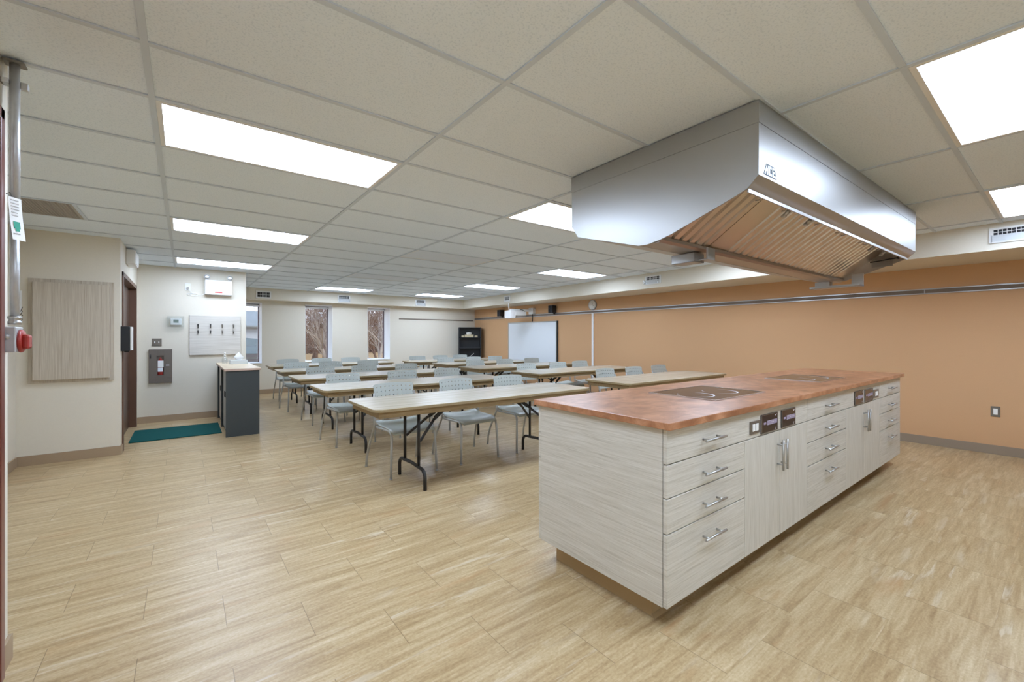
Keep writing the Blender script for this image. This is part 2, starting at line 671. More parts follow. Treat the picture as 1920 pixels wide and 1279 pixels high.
# ================================================================== THE SETTING
# ------------------------------------------------------------------ floor
f = MB()
f.box(X_ALC - 0.15, X_RIGHT + 0.15, Y_BACK - 0.15, Y_FAR + 0.05, -0.12, 0.0)
struct(f.build('floor', M['floor']), 'pale travertine look vinyl plank floor', 'floor')

# ------------------------------------------------------------------ ceiling grid
GX = [-0.1195 + 1.2192 * k for k in range(-2, 7)]
GY = [0.42 - 0.6096 * k for k in range(6, 0, -1)] + [0.42, 0.876, 1.486, 2.095] + [2.5526 + 0.6096 * j for j in range(0, 14)] + [11.06]
GY = [y for y in GY if y > Y_BACK + 0.05]
GY = [Y_BACK] + GY


def soffit_x(y):
    return 6.2 + 0.037 * y


lit = [(0, 2.5526), (0, 4.991), (0, 7.4294), (2, 2.5526), (4, 2.5526), (4, 4.991), (4, 7.4294), (2, 9.8678), (4, 9.8678),
       (2, -0.1896), (4, -0.1896), (0, -0.1896), (0, -2.6280)]
unlit = [(2, 4.991), (2, 7.4294)]


def cell(k, y):
    x0 = -0.1195 + 1.2192 * k
    return x0, x0 + 1.2192, y, y + 0.6096


holes = [cell(*c) for c in lit + unlit]
VENT = (-1.3387, -0.729, 4.991, 5.6006)
c_ = MB()
ZT = CEIL + 0.007
xs = sorted(set([X_ALC - 0.1, X_RIGHT] + [x for x in GX if X_ALC < x < X_RIGHT]))
ys = GY
for i in range(len(xs) - 1):
    for j in range(len(ys) - 1):
        x0, x1, y0, y1 = xs[i], xs[i + 1], ys[j], ys[j + 1]
        cx, cy = (x0 + x1) / 2, (y0 + y1) / 2
        if any(h[0] < cx < h[1] and h[2] < cy < h[3] for h in holes):
            continue
        if VENT[2] < cy < VENT[3] and x0 < -0.9 and x1 < 0.0:
            # the tile holding the return grille is half as long
            c_.box(VENT[1], x1, y0, y1, ZT, ZT + 0.015)
            continue
        c_.box(x0, x1, y0, y1, ZT, ZT + 0.015)
ceil = struct(c_.build('ceiling', M['tile']), 'white suspended tile ceiling with lay-in light panels', 'ceiling')
g = MB()
for x in GX:
    if X_ALC < x < X_RIGHT - 0.4:
        g.box(x - 0.012, x + 0.012, Y_BACK, 11.06, CEIL - 0.001, CEIL + 0.006)
for y in GY[1:-1]:
    for i in range(len(GX) - 1):
        if GX[i + 1] > X_ALC and GX[i] < soffit_x(y):
            g.box(max(GX[i] + 0.0121, X_ALC), min(GX[i + 1] - 0.0121, X_RIGHT - 0.3), y - 0.012, y + 0.012, CEIL, CEIL + 0.006)
g.box(VENT[1] - 0.012, VENT[1] + 0.012, VENT[2] + 0.012, VENT[3] - 0.012, CEIL, CEIL + 0.006)
g.build('ceiling_grid', M['tbar'], ceil)
# plenum slab above keeps daylight out
p = MB()
p.box(X_ALC - 0.2, X_RIGHT + 0.2, Y_BACK - 0.2, Y_FAR + 0.6, CEIL + 0.12, CEIL + 0.2)
p.build('ceiling_slab', M['tbar'], ceil)

# ------------------------------------------------------------------ walls
HW = CEIL + 0.12


def wall(name, label, boxes, mat):
    m = MB()
    for b in boxes:
        m.box(*b)
    return struct(m.build(name, mat), label, 'wall')


wall('wall_right', 'long orange wall behind the kitchen island', [(X_RIGHT, X_RIGHT + 0.15, Y_BACK - 0.15, Y_FAR + 0.53, -0.1, HW)], M['orange'])
wall('wall_back', 'beige wall behind the viewpoint', [(X_ALC - 0.15, X_RIGHT + 0.15, Y_BACK - 0.15, Y_BACK, -0.1, HW)], M['beige'])
# near left wall with a door opening right beside the viewpoint
ND = (1.50, 2.49, 2.18)
wall('wall_left', 'white-beige wall strip carrying the conduit at the left edge', [
    (X_LEFT - 0.14, X_LEFT, Y_BACK, ND[0], -0.1, HW), (X_LEFT - 0.14, X_LEFT, ND[1], 2.62, -0.1, HW),
    (X_LEFT - 0.14, X_LEFT, ND[0], ND[1], ND[2], HW)], M['beige'])
wall('wall_alcove', 'beige side wall of the alcove on the left', [(X_ALC - 0.15, X_ALC, Y_BACK, 6.45, -0.1, HW)], M['beige'])
DD = (6.60, 8.34, 2.06)
wall('wall_closet', 'beige wall holding the large streaked panel and the brown door', [
    (X_ALC - 0.15, X_LEFT, 6.45, 6.57, -0.1, HW),
    (X_LEFT - 0.14, X_LEFT, 6.57, DD[0], -0.1, HW), (X_LEFT - 0.14, X_LEFT, DD[1], 8.55, -0.1, HW),
    (X_LEFT - 0.14, X_LEFT, DD[0], DD[1], DD[2], HW)], M['beige'])
wall('wall_partition', 'beige partition with thermostat and coat hook board', [
    (X_LEFT - 0.14, 0.83, 8.55, 8.67, -0.1, HW), (0.70, 0.83, 8.67, Y_FAR, -0.1, HW)], M['beige'])
# far wall with three window openings
WIN = [(0.84, 1.415), (2.33, 2.965), (3.845, 4.465)]
WZ0, WZ1 = 0.70, 2.10
T = 0.52
bx = []
edges = [0.70] + [e for w in WIN for e in w] + [X_RIGHT]
for i in range(0, len(edges), 2):
    if edges[i + 1] - edges[i] > 0.01:
        bx.append((edges[i], edges[i + 1], Y_FAR, Y_FAR + T, -0.1, HW))
for w in WIN:
    bx.append((w[0], w[1], Y_FAR, Y_FAR + T, -0.1, WZ0))
    bx.append((w[0], w[1], Y_FAR, Y_FAR + T, WZ1, HW))
wall('wall_far', 'beige wall with three narrow tall windows', bx, M['beige'])
# bulkheads (soffits)
m = MB()
m.prism([(soffit_x(Y_BACK), Y_BACK), (X_RIGHT, Y_BACK), (X_RIGHT, 11.05), (soffit_x(11.05), 11.05)], 'z', SOF, HW)
struct(m.build('trim_1', M['beige']), 'cream bulkhead running along the top of the orange wall', 'bulkhead')
m = MB()
m.box(0.83, X_RIGHT, 11.05, Y_FAR, SOF, HW)
struct(m.build('trim_2', M['beige']), 'cream bulkhead running above the three windows', 'bulkhead')

# ------------------------------------------------------------------ baseboards


def base(name, label, pts, mat, h=0.10, t=0.012):
    """pts: list of (x0,x1,y0,y1) boxes"""
    m = MB()
    for q in pts:
        m.box(q[0], q[1], q[2], q[3], 0.0, h)
    return struct(m.build(name, mat), label, 'baseboard')


base('baseboard_right', 'taupe rubber baseboard along the orange wall', [(X_RIGHT - 0.012, X_RIGHT, Y_BACK, Y_FAR), (X_RIGHT - 0.024, X_RIGHT - 0.012, Y_BACK, Y_FAR)][:1], M['base_orange'])
base('baseboard_far', 'tan baseboard under the windows', [(0.83, X_RIGHT - 0.012, Y_FAR - 0.012, Y_FAR)], M['base'])
base('baseboard_closet', 'tan baseboard below the large streaked panel', [(X_ALC, X_LEFT + 0.012, 6.438, 6.45), (X_LEFT, X_LEFT + 0.012, 6.45, 6.54)], M['base'])
base('baseboard_partition', 'tan baseboard below the fire extinguisher cabinet', [(X_LEFT, 0.842, 8.538, 8.55), (0.83, 0.842, 8.55, Y_FAR - 0.012)], M['base'])
base('baseboard_left', 'tan baseboard at the left edge below the conduit', [(X_LEFT, X_LEFT + 0.012, 2.52, 2.632), (X_LEFT - 0.14, X_LEFT, 2.62, 2.632)], M['base'])
base('baseboard_alcove', 'tan baseboard in the alcove on the left', [(X_ALC, X_ALC + 0.012, Y_BACK, 6.438)], M['base'])

# ------------------------------------------------------------------ windows
for i, w in enumerate(WIN):
    yg = Y_FAR + T - 0.08
    t = thing('window_%d' % (i + 1), ['narrow window with a house roof in view, half hidden by the partition',
                                      'narrow tall window in the middle, full of bare branches',
                                      'narrow tall window nearest the bookcase, full of bare branches'][i], 'window', ((w[0] + w[1]) / 2, yg, WZ0))
    t['kind'] = 'structure'
    hw = (w[1] - w[0]) / 2
    hh = WZ1 - WZ0
    fr = MB()
    for (a, b) in ((-hw, -hw + 0.035), (hw - 0.03, hw)):
        fr.box(a, b, -0.02, 0.03, 0, hh)
    fr.box(-hw, hw, -0.02, 0.04, 0, 0.025)
    fr.box(-hw, hw, -0.02, 0.04, hh - 0.04, hh)
    fr.build('window_frame', M['win_frame'], t)
    gl = MB()
    gl.box(-hw + 0.035, hw - 0.03, 0.008, 0.014, 0.025, hh - 0.04)
    gl.build('pane', M['glass'], t)
    sl = MB()
    sl.bbox(-hw, hw, -(T - 0.08) - 0.02, -0.02, -0.0, 0.018, 0.004)
    sl.build('window_sill', M['trim_white'], t)
    jb = MB()
    for s in (-1, 1):
        jb.box(s * hw - s * 0.006, s * hw, -(T - 0.08), -0.02, 0.018, hh)
    jb.box(-hw, hw, -(T - 0.08), -0.02, hh - 0.006, hh)
    jb.build('jamb_lining', M['trim_white'], t)
    rs = MB()
    rs.tube([(-hw + 0.02, -0.06, hh - 0.045), (hw - 0.02, -0.06, hh - 0.045)], 0.028, 12)
    rs.build('roller_blind', M['trim_white'], t)

# ------------------------------------------------------------------ doors
t = thing('door_1', 'maroon door frame at the very left edge of the view', 'door', (X_LEFT, (ND[0] + ND[1]) / 2, 0))
t['kind'] = 'structure'
m = MB()
h = (ND[1] - ND[0]) / 2
for s in (-1, 1):
    m.bbox(-0.15, 0.022, s * h - 0.045 * (s > 0), s * h + 0.045 * (s < 0), 0, ND[2], 0.004)
m.bbox(-0.15, 0.022, -h, h, ND[2] - 0.045, ND[2], 0.004)
m.build('door_frame', M['maroon'], t)
m = MB()
m.bbox(-0.10, -0.06, -h + 0.045, h - 0.045, 0.008, ND[2] - 0.045, 0.003)
lf = m.build('door_leaf', M['maroon'], t)
m = MB()
m.tube([(-0.06, -h + 0.12, 1.0), (0.0, -h + 0.12, 1.0), (0.0, -h + 0.24, 1.0)], 0.009, 10)
m.build('door_handle', M['chrome'], t)

t = thing('door_2', 'dark brown door recessed just past the large streaked panel', 'door', (X_LEFT, (DD[0] + DD[1]) / 2, 0))
t['kind'] = 'structure'
m = MB()
h = (DD[1] - DD[0]) / 2
for s in (-1, 1):
    m.bbox(-0.14, 0.014, s * h - 0.05 * (s > 0), s * h + 0.05 * (s < 0), 0, DD[2], 0.003)
m.bbox(-0.14, 0.014, -h, h, DD[2] - 0.05, DD[2], 0.003)
m.build('door_frame', M['brown_frame'], t)
for s in (-1, 1):
    m = MB()
    a, b = sorted((s * 0.003, s * (h - 0.05)))
    m.bbox(-0.11, -0.07, a, b, 0.008, DD[2] - 0.05, 0.003)
    m.build('door_leaf', M['brown'], t)

# ================================================================== CEILING LIGHTS
LAB = {
    (0, 2.5526): 'large lit ceiling panel above left of the viewpoint, nearest and biggest on the left side',
    (0, 4.991): 'lit ceiling panel in the left column, second from the viewpoint',
    (0, 7.4294): 'thin lit ceiling panel just in front of the partition with the emergency light',
    (2, 2.5526): 'lit ceiling panel partly hidden behind the left end of the steel hood',
    (4, 2.5526): 'lit ceiling panel hidden behind the steel hood',
    (4, 4.991): 'lit ceiling panel near the orange wall bulkhead, right of the middle',
    (4, 7.4294): 'lit ceiling panel in front of the projector near the orange wall',
    (2, 9.8678): 'thin lit ceiling panel close above the middle window',
    (4, 9.8678): 'smallest lit ceiling panel close to the far right corner',
    (2, -0.1896): 'large lit ceiling panel at the upper right edge, nearest the viewpoint',
    (4, -0.1896): 'lit ceiling panel at the right edge above the orange wall air vent',
    (0, -0.1896): 'lit ceiling panel directly above the viewpoint',
    (0, -2.6280): 'lit ceiling panel behind the viewpoint on the left',
    (2, 4.991): 'unlit ceiling panel with a pale lens, the nearer of two',
    (2, 7.4294): 'unlit ceiling panel with a pale lens, the farther of two',
}
for kind, lst in (('lit', lit), ('unlit', unlit)):
    for c in lst:
        x0, x1, y0, y1 = cell(*c)
        t = thing('ceiling_light', LAB[c], 'ceiling light', ((x0 + x1) / 2, (y0 + y1) / 2, CEIL), 0, 'ceiling light panels')
        hx, hy = 0.6096 - 0.0125, 0.3048 - 0.0125
        b = 0.022
        m = MB()
        zl = -0.002 if kind == 'lit' else 0.004
        m.box(-hx, hx, -hy, -hy + b, zl, 0.05); m.box(-hx, hx, hy - b, hy, zl, 0.05)
        m.box(-hx, -hx + b, -hy + b, hy - b, zl, 0.05); m.box(hx - b, hx, -hy + b, hy - b, zl, 0.05)
        m.box(-hx, hx, -hy, hy, 0.05, 0.055)
        m.build('frame', M['white_metal'], t)
        m = MB()
        m.box(-hx + b, hx - b, -hy + b, hy - b, 0.006, 0.010)
        m.build('diffuser', M['lamp'] if kind == 'lit' else M['lens_off'], t, 'white glowing lens' if kind == 'lit' else 'pale unlit lens')

# return air grille in the ceiling
t = thing('ceiling_vent', 'square grey egg-crate return vent in the ceiling by the conduit', 'vent', ((VENT[0] + VENT[1]) / 2, (VENT[2] + VENT[3]) / 2, CEIL))
m = MB()
hx = 0.3048 - 0.013
for s in (-1, 1):
    m.box(-hx, hx, s * hx - 0.02 * (s > 0), s * hx + 0.02 * (s < 0), 0.0, 0.012)
    m.box(s * hx - 0.02 * (s > 0), s * hx + 0.02 * (s < 0), -hx + 0.02, hx - 0.02, 0.0, 0.012)
m.build('frame', M['vent_grey'], t)
m = MB()
n = 26
for i in range(1, n):
    q = -hx + 0.02 + (2 * hx - 0.04) * i / n
    m.box(q - 0.0025, q + 0.0025, -hx + 0.02, hx - 0.02, 0.001, 0.012)
    m.box(-hx + 0.02, hx - 0.02, q - 0.0025, q + 0.0025, 0.0012, 0.0118)
m.build('grille', M['vent_grey'], t)
m = MB()
m.box(-hx, hx, -hx, hx, 0.03, 0.034)
m.build('duct_backing', plain('duct_backing_grey', srgb(176, 170, 162), 0.8), t)

# ================================================================== BULKHEAD VENTS


def wall_vent(label, origin, rz, w=0.30, h=0.15, deflector=True, dense=False):
    """faces local -Y, origin at centre of the face."""
    t = thing('wall_vent', label, 'vent', origin, rz, 'bulkhead air vents')
    z0, z1 = -h / 2, h / 2
    op0, op1 = (0.004, z1 - 0.018) if deflector else (z0 + 0.03, z1 - 0.03)
    m = MB()
    m.box(-w / 2, w / 2, -0.012, 0, z0, op0); m.box(-w / 2, w / 2, -0.012, 0, op1, z1)
    m.box(-w / 2, -w / 2 + 0.03, -0.012, 0, op0, op1); m.box(w / 2 - 0.03, w / 2, -0.012, 0, op0, op1)
    m.build('frame', M['white_metal'], t)
    m = MB()
    m.box(-w / 2 + 0.03, w / 2 - 0.03, -0.003, -0.001, op0, op1)
    m.build('grille_backing', M['vent_dark'], t)
    m = MB()
    nb = int((w - 0.06) / 0.028)
    for i in range(1, nb):
        x = -w / 2 + 0.03 + (w - 0.06) * i / nb
        m.box(x - 0.0018, x + 0.0018, -0.010, -0.003, op0, op1)
    zc = (op0 + op1) / 2
    m.box(-w / 2 + 0.03, w / 2 - 0.03, -0.011, -0.003, zc - 0.002, zc + 0.002)
    m.build('louvre', M['white_metal'], t)
    if deflector:
        m = MB()
        m.bar((-0.0, -0.014, op0), (0.0, -0.075, z0 + 0.005), w - 0.04, 0.003, up=(0, 0, 1))
        m.box(-w / 2 + 0.018, -w / 2 + 0.021, -0.075, -0.012, z0 + 0.003, op0)
        m.box(w / 2 - 0.021, w / 2 - 0.018, -0.075, -0.012, z0 + 0.003, op0)
        m.build('air_deflector', M['cover'], t, 'clear plastic deflector')
    return t


ra = math.atan(0.037)
for (y, w, lab) in ((0.24, 0.52, 'wide white air vent with clear deflector at the right edge, below the right lit panel'),
                    (4.36, 0.32, 'white air vent with clear deflector on the bulkhead in the middle of the orange wall'),
                    (8.74, 0.26, 'small white air vent on the bulkhead above the projector')):
    wall_vent(lab, (soffit_x(y), y, 2.287), -pi / 2 - ra, w, 0.145, y < 8)
for (x, d, lab) in ((1.41, False, 'dark grilled air vent on the far bulkhead, nearest the partition'),
                    (3.16, True, 'white air vent on the far bulkhead between the two branch-filled windows'),
                    (5.22, True, 'white air vent on the far bulkhead, nearest the bookcase')):
    wall_vent(lab, (x, 11.05, 2.262), 0, 0.30, 0.17, d)

# ================================================================== ORANGE WALL
t = thing('tack_rail', 'long grey picture rail with twin pale strips on the orange wall', 'rail', (X_RIGHT, 4.2, 1.866))
m = MB()
m.box(-0.010, 0, -7.1, 7.14, -0.022, 0.022)
m.build('insert', M['rail_dark'], t, 'taupe insert')
for z in (-0.027, 0.027):
    m = MB()
    m.box(-0.016, 0, -7.1, 7.14, z - 0.006, z + 0.006)
    m.build('edge_strip', M['alu'], t)
m = MB()
m.box(-0.017, 0, -3.10, -3.09, -0.033, 0.033)
m.build('joint_clip', M['alu'], t)
m = MB()
m.bbox(4.72, 7.14, Y_FAR - 0.014, Y_FAR, 1.80, 1.828, 0.003)
tag(m.build('picture_rail', M['rail_dark']), 'thin dark rail on the far beige wall leading to the bookcase', 'rail')

# whiteboard
t = thing('whiteboard', 'interactive whiteboard on the orange wall, below the projector', 'whiteboard', (X_RIGHT, 8.59, 0.60))
bw, bh = 0.98, 1.105
m = MB()
m.box(-0.028, -0.012, -bw + 0.03, bw - 0.03, 0.03, bh - 0.03)
m.build('writing_surface', M['whiteboard'], t, 'glossy white writing surface')
m = MB()
m.bbox(-0.034, 0, -bw, -bw + 0.03, 0, bh, 0.003); m.bbox(-0.034, 0, bw - 0.03, bw, 0, bh, 0.003)
m.bbox(-0.034, 0, -bw, bw, bh - 0.03, bh, 0.003); m.bbox(-0.034, 0, -bw, bw, 0, 0.03, 0.003)
m.build('frame', M['alu'], t, 'aluminium frame')
m = MB()
m.bbox(-0.036, 0.0, -bw - 0.032, -bw - 0.001, 0.0, bh, 0.003)
m.build('speaker_edge', M['black'], t, 'black end strip')
m = MB()
m.bbox(-0.08, -0.034, -bw + 0.2, bw - 0.2, 0.0, 0.018, 0.004)
m.build('pen_tray', M['alu'], t)

# projector on wall arm
t = thing('projector', 'white short-throw projector on an arm above the whiteboard', 'projector', (X_RIGHT, 8.52, 1.93))
m = MB()
m.bbox(-0.09, 0.0, -0.09, 0.09, -0.028, 0.13, 0.01)
m.build('wall_bracket', M['white_metal'], t)
m = MB()
m.bbox(-0.75, -0.09, -0.03, 0.03, 0.03, 0.085, 0.008)
m.build('arm', M['white_metal'], t)
m = MB()
m.bbox(-0.72, -0.36, -0.17, 0.15, -0.09, 0.02, 0.02)
m.build('body', M['white_metal'], t)
for yy in (-0.10, 0.02):
    m = MB()
    m.lathe([(0.032, 0.0), (0.032, 0.012), (0.024, 0.014)], (-0.36, yy, -0.035), 16, 'x')
    m.build('cooling_port', M['vent_dark'], t)
m = MB()
m.bbox(-0.86, -0.70, -0.16, 0.10, -0.16, 0.035, 0.012)
m.build('mirror_housing', M['trim_white'], t, 'white box-shaped front housing')
m = MB()
m.tube([(-0.80, -0.02, 0.03), (-0.78, 0.03, 0.22)], 0.012, 8)
m.build('cable_conduit', M['white_metal'], t)
m = MB()
m.tube([(-0.70, 0.0, 0.05), (-0.55, 0.05, 0.09), (-0.42, -0.06, 0.07), (-0.30, -0.05, 0.02), (-0.28, 0.0, 0.04)], 0.008, 8)
m.build('cable', M['black'], t, 'black looping cable')
m = MB()
m.tube([(-0.034, 0.0, -0.026), (-0.034, 0.0, -0.222)], 0.010, 8)
m.build('power_lead', M['black'], t, 'black lead down to the board')

for (y, lab) in ((9.85, 'black wall speaker left of the projector'), (7.70, 'black wall speaker right of the projector, next to the clock')):
    t = thing('wall_speaker', lab, 'speaker', (X_RIGHT, y, 1.985), 0, 'speakers over the whiteboard')
    m = MB()
    m.bbox(-0.16, -0.02, -0.075, 0.075, -0.09, 0.09, 0.008)
    m.build('cabinet', M['black'], t)
    for z, r in ((-0.03, 0.05), (0.05, 0.022)):
        m = MB()
        m.lathe([(r, 0), (r, -0.005), (r * 0.75, -0.002), (r * 0.3, 0.003)], (-0.161, 0, z), 20, 'x')
        m.build('driver_cone', M['vent_dark'], t)
    m = MB()
    m.box(-0.05, 0.0, -0.012, 0.012, -0.115, -0.085)
    m.build('bracket', M['black_metal'], t)

t = thing('wall_clock', 'round white wall clock on top of the white raceway', 'clock', (X_RIGHT, 6.47, 2.02))
m = MB()
m.lathe([(0.112, 0.0), (0.112, -0.03), (0.104, -0.036), (0.099, -0.030)], (0, 0, 0), 32, 'x')
m.build('case', plain('clock_rim_grey', srgb(176, 174, 172), 0.4), t)
m = MB()
m.lathe([(0.099, -0.030), (0.099, -0.0305)], (0, 0, 0), 32, 'x')
for k in range(12):
    a = k * pi / 6
    m.bar((-0.0312, 0.078 * sin(a), 0.078 * cos(a)), (-0.0312, 0.09 * sin(a), 0.09 * cos(a)), 0.005, 0.001, up=(1, 0, 0), mat=M['vent_dark'])
m.build('dial', M['paper'], t)
for (a, l, w) in ((0.35, 0.05, 0.006), (2.0, 0.075, 0.004)):
    m = MB()
    m.bar((-0.033, 0, 0), (-0.033, -l * sin(a), l * cos(a)), w, 0.001, up=(1, 0, 0))
    m.build('hand', M['vent_dark'], t)

t = thing('cable_raceway', 'white vertical cable raceway running down the orange wall', 'cable raceway', (X_RIGHT, 6.47, 0.25))
m = MB()
m.bbox(-0.022, 0, -0.025, 0.025, 0.10, 1.585, 0.004)
m.build('duct', M['trim_white'], t)
m = MB()
m.bbox(-0.035, 0, -0.04, 0.04, 0.0, 0.11, 0.004)
m.box(-0.036, -0.035, -0.012, 0.012, 0.06, 0.085, M['vent_dark']); m.box(-0.036, -0.035, -0.012, 0.012, 0.02, 0.045, M['vent_dark'])
m.build('outlet_box', M['trim_white'], t)

t = thing('wall_outlet', 'steel wall outlet low on the orange wall at the right edge', 'outlet', (X_RIGHT, 0.53, 0.477))
m = MB()
m.bbox(-0.006, 0, -0.036, 0.036, -0.058, 0.058, 0.002)
m.build('cover_plate', M['grey_plate'], t, 'stainless plate')
m = MB()
m.bbox(-0.010, -0.006, -0.017, 0.017, -0.034, 0.034, 0.003)
for z in (-0.017, 0.017):
    for y in (-0.006, 0.006):
        m.box(-0.0105, -0.010, y - 0.0012, y + 0.0012, z - 0.003, z + 0.005, M['vent_dark'])
m.build('receptacle', M['paper'], t, 'white receptacle')

# ================================================================== BOOKCASE
# stands across the corner, facing the room
BR = radians(-32)
BC = Vector((6.825, 11.03, 0))
hx, hy, bz = 0.335, 0.13, 1.60
t = thing('bookcase', 'black open bookcase standing across the far right corner', 'bookcase', BC, BR)
for s in (-1, 1):
    m = MB(); m.box(s * hx, s * (hx - 0.022), -hy, hy, 0, bz)
    m.build('side_panel', M['black'], t)
m = MB(); m.box(-hx + 0.022, hx - 0.022, hy - 0.01, hy, 0, bz); m.build('back_panel', M['black'], t)
m = MB(); m.box(-hx + 0.022, hx - 0.022, -hy, hy - 0.01, bz - 0.022, bz); m.build('top_panel', M['black'], t)
for z in (0.06, 0.36, 0.67, 0.985, 1.30):
    m = MB(); m.box(-hx + 0.022, hx - 0.022, -hy + 0.005, hy - 0.01, z - 0.02, z)
    m.build('shelf', M['black'], t)
BM = Matrix.Rotation(BR, 4, 'Z')


def in_case(x, y, z):
    return BC + (BM @ Vector((x, y, 0))) + Vector((0, 0, z))


zs = 1.30
t = thing('cream_box', 'cream storage box in the middle of the top bookcase shelf', 'box', in_case(-0.02, -0.02, zs + 0.001), BR)
m = MB(); m.bbox(-0.13, 0.13, -0.07, 0.07, 0, 0.062, 0.004); m.build('carton', M['cream'], t)
m = MB(); m.bbox(-0.133, 0.133, -0.073, 0.073, 0.0625, 0.08, 0.004); m.build('lid', M['cream'], t)
t = thing('white_pot', 'small white pot standing on the cream box in the bookcase', 'pot', in_case(-0.03, -0.02, zs + 0.0815), BR)
m = MB()
m.lathe([(0.060, 0.0), (0.075, 0.01), (0.078, 0.055), (0.07, 0.062), (0.03, 0.068)], (0, 0, 0), 24)
m.build('body', M['paper'], t)
for (dx, lab) in ((-0.205, 'cream tub left of the storage box on the bookcase shelf'), (0.185, 'cream tub right of the storage box on the bookcase shelf')):
    m = MB()
    m.bbox(-0.045, 0.045, -0.045, 0.045, 0, 0.05, 0.01)
    o = m.build('cream_tub', M['cream'], None, None, in_case(dx, -0.03, zs + 0.001))
    o.rotation_euler = (0, 0, BR)
    tag(o, lab, 'tub', 'cream tubs in the bookcase')
t = thing('stapler', 'silver stapler lying open on the low bookcase shelf', 'stapler', in_case(0.04, -0.02, 0.671), BR)
m = MB(); m.bbox(-0.08, 0.08, -0.018, 0.018, 0, 0.014, 0.004); m.build('base', M['black'], t)
m = MB(); m.bar((-0.075, 0, 0.02), (0.08, 0, 0.15), 0.025, 0.018); m.build('arm', M['chrome'], t, 'silver raised arm')

# ================================================================== LEFT SIDE
# large streaked panel
t = thing('wall_panel', 'large beige streaked panel mounted on a backing board at the left', 'panel', (-0.94, 6.45, 0.835))
m = MB(); m.bbox(-0.324, 0.319, -0.018, 0, 0.0, 1.077, 0.002); m.build('backing_board', M['board_v'], t)
m = MB(); m.bbox(-0.287, 0.286, -0.055, -0.0185, 0.031, 1.040, 0.003); m.build('front_board', M['board_v'], t)
# card holder left of the panel
t = thing('wall_hook_plate', 'small pale plate with thin wire hooks left of the streaked panel', 'hook plate', (-1.335, 6.45, 1.45))
m = MB(); m.bbox(-0.012, 0.028, -0.006, 0, 0.10, 0.33, 0.002); m.build('plate', M['paper'], t)
for i in range(4):
    m = MB(); m.tube([(0.0, -0.004, 0.10 - 0.03 * i), (0.03, -0.05, 0.12 - 0.035 * i), (0.05, -0.09, 0.16 - 0.04 * i)], 0.0025, 6)
    m.build('wire_hook', M['vent_dark'], t)
# dispenser
t = thing('soap_dispenser', 'black soap dispenser with a pale front beside the brown door', 'dispenser', (X_LEFT - 0.002, 6.50, 1.15))
m = MB(); m.bbox(0.0, 0.082, -0.035, 0.065, 0.0, 0.28, 0.008); m.build('housing', M['black'], t)
m = MB(); m.bbox(0.0822, 0.102, -0.036, 0.066, 0.01, 0.275, 0.006); m.build('front_cover', M['white_metal'], t, 'pale front cover')
m = MB(); m.bbox(0.03, 0.07, -0.01, 0.04, -0.012, 0.0, 0.004); m.build('nozzle', M['black'], t)
# exit sign box above the door
t = thing('wall_box', 'white boxy unit mounted on the wall above the brown door', 'box', (X_LEFT, 7.25, 2.215))
m = MB(); m.bbox(0.0, 0.085, -0.23, 0.23, 0.0, 0.17, 0.006); m.build('housing', M['white_metal'], t)
m = MB(); m.bbox(0.0852, 0.09, -0.21, 0.21, 0.015, 0.155, 0.002); m.build('face_plate', M['trim_white'], t)

PY = 8.55
# emergency light
t = thing('emergency_light', 'white emergency light box with two lamp heads on the partition', 'emergency light', (0.44, PY, 1.997))
m = MB(); m.bbox(-0.182, 0.182, -0.10, 0, 0.0, 0.235, 0.008)
m.build('housing', M['trim_white'], t)
m = MB()
m.box(-0.05, 0.05, -0.1012, -0.1, 0.03, 0.048)
m.box(-0.04, 0.045, -0.1012, -0.1, 0.054, 0.058)
m.build('printed_label', M['red_print'], t, 'small red printed label')
for s in (-1, 1):
    m = MB()
    x = s * 0.155
    m.tube([(x * 0.95, -0.05, 0.235), (x, -0.05, 0.27)], 0.012, 10)
    m.lathe([(0.024, 0.04), (0.040, -0.02), (0.043, -0.03), (0.036, -0.031)], (x, -0.06, 0.282), 20, 'y')
    hd = m.build('lamp_head', M['white_metal'], t)
    m = MB()
    m.lathe([(0.036, -0.0315), (0.030, -0.036), (0.010, -0.038)], (x, -0.06, 0.282), 20, 'y')
    m.build('lens', M['alu'], hd)
# outlet and adapter
t = thing('wall_outlet', 'white outlet with a plugged lead beside the emergency light', 'outlet', (0.04, PY, 2.107))
m = MB(); m.bbox(-0.036, 0.036, -0.006, 0, -0.056, 0.056, 0.002); m.build('cover_plate', M['paper'], t)
m = MB(); m.bbox(-0.016, 0.016, -0.028, -0.006, -0.04, -0.008, 0.004); m.build('plug', M['grey_plate'], t, 'grey plug')
m = MB(); m.tube([(0.0, -0.03, -0.03), (0.03, -0.03, -0.07), (0.06, -0.02, -0.10)], 0.004, 6); m.build('lead', M['paper'], t)
t = thing('cable_bundle', 'white coiled cable hanging below the upper partition outlet', 'cable', (0.11, PY + 0.010, 1.985))
m = MB()
pts = []
for i in range(40):
    a = i / 40 * 2 * pi * 3
    pts.append((0.06 * cos(a) + 0.02 * sin(a * 0.5), -0.015 - 0.004 * (i % 3), 0.02 * sin(a) + 0.004 * (i // 13)))
m.tube(pts, 0.004, 6)
m.tube([(0.05, -0.012, -0.01), (0.12, -0.01, 0.005), (0.152, -0.01, 0.03)], 0.004, 6)
m.build('coil', M['paper'], t)
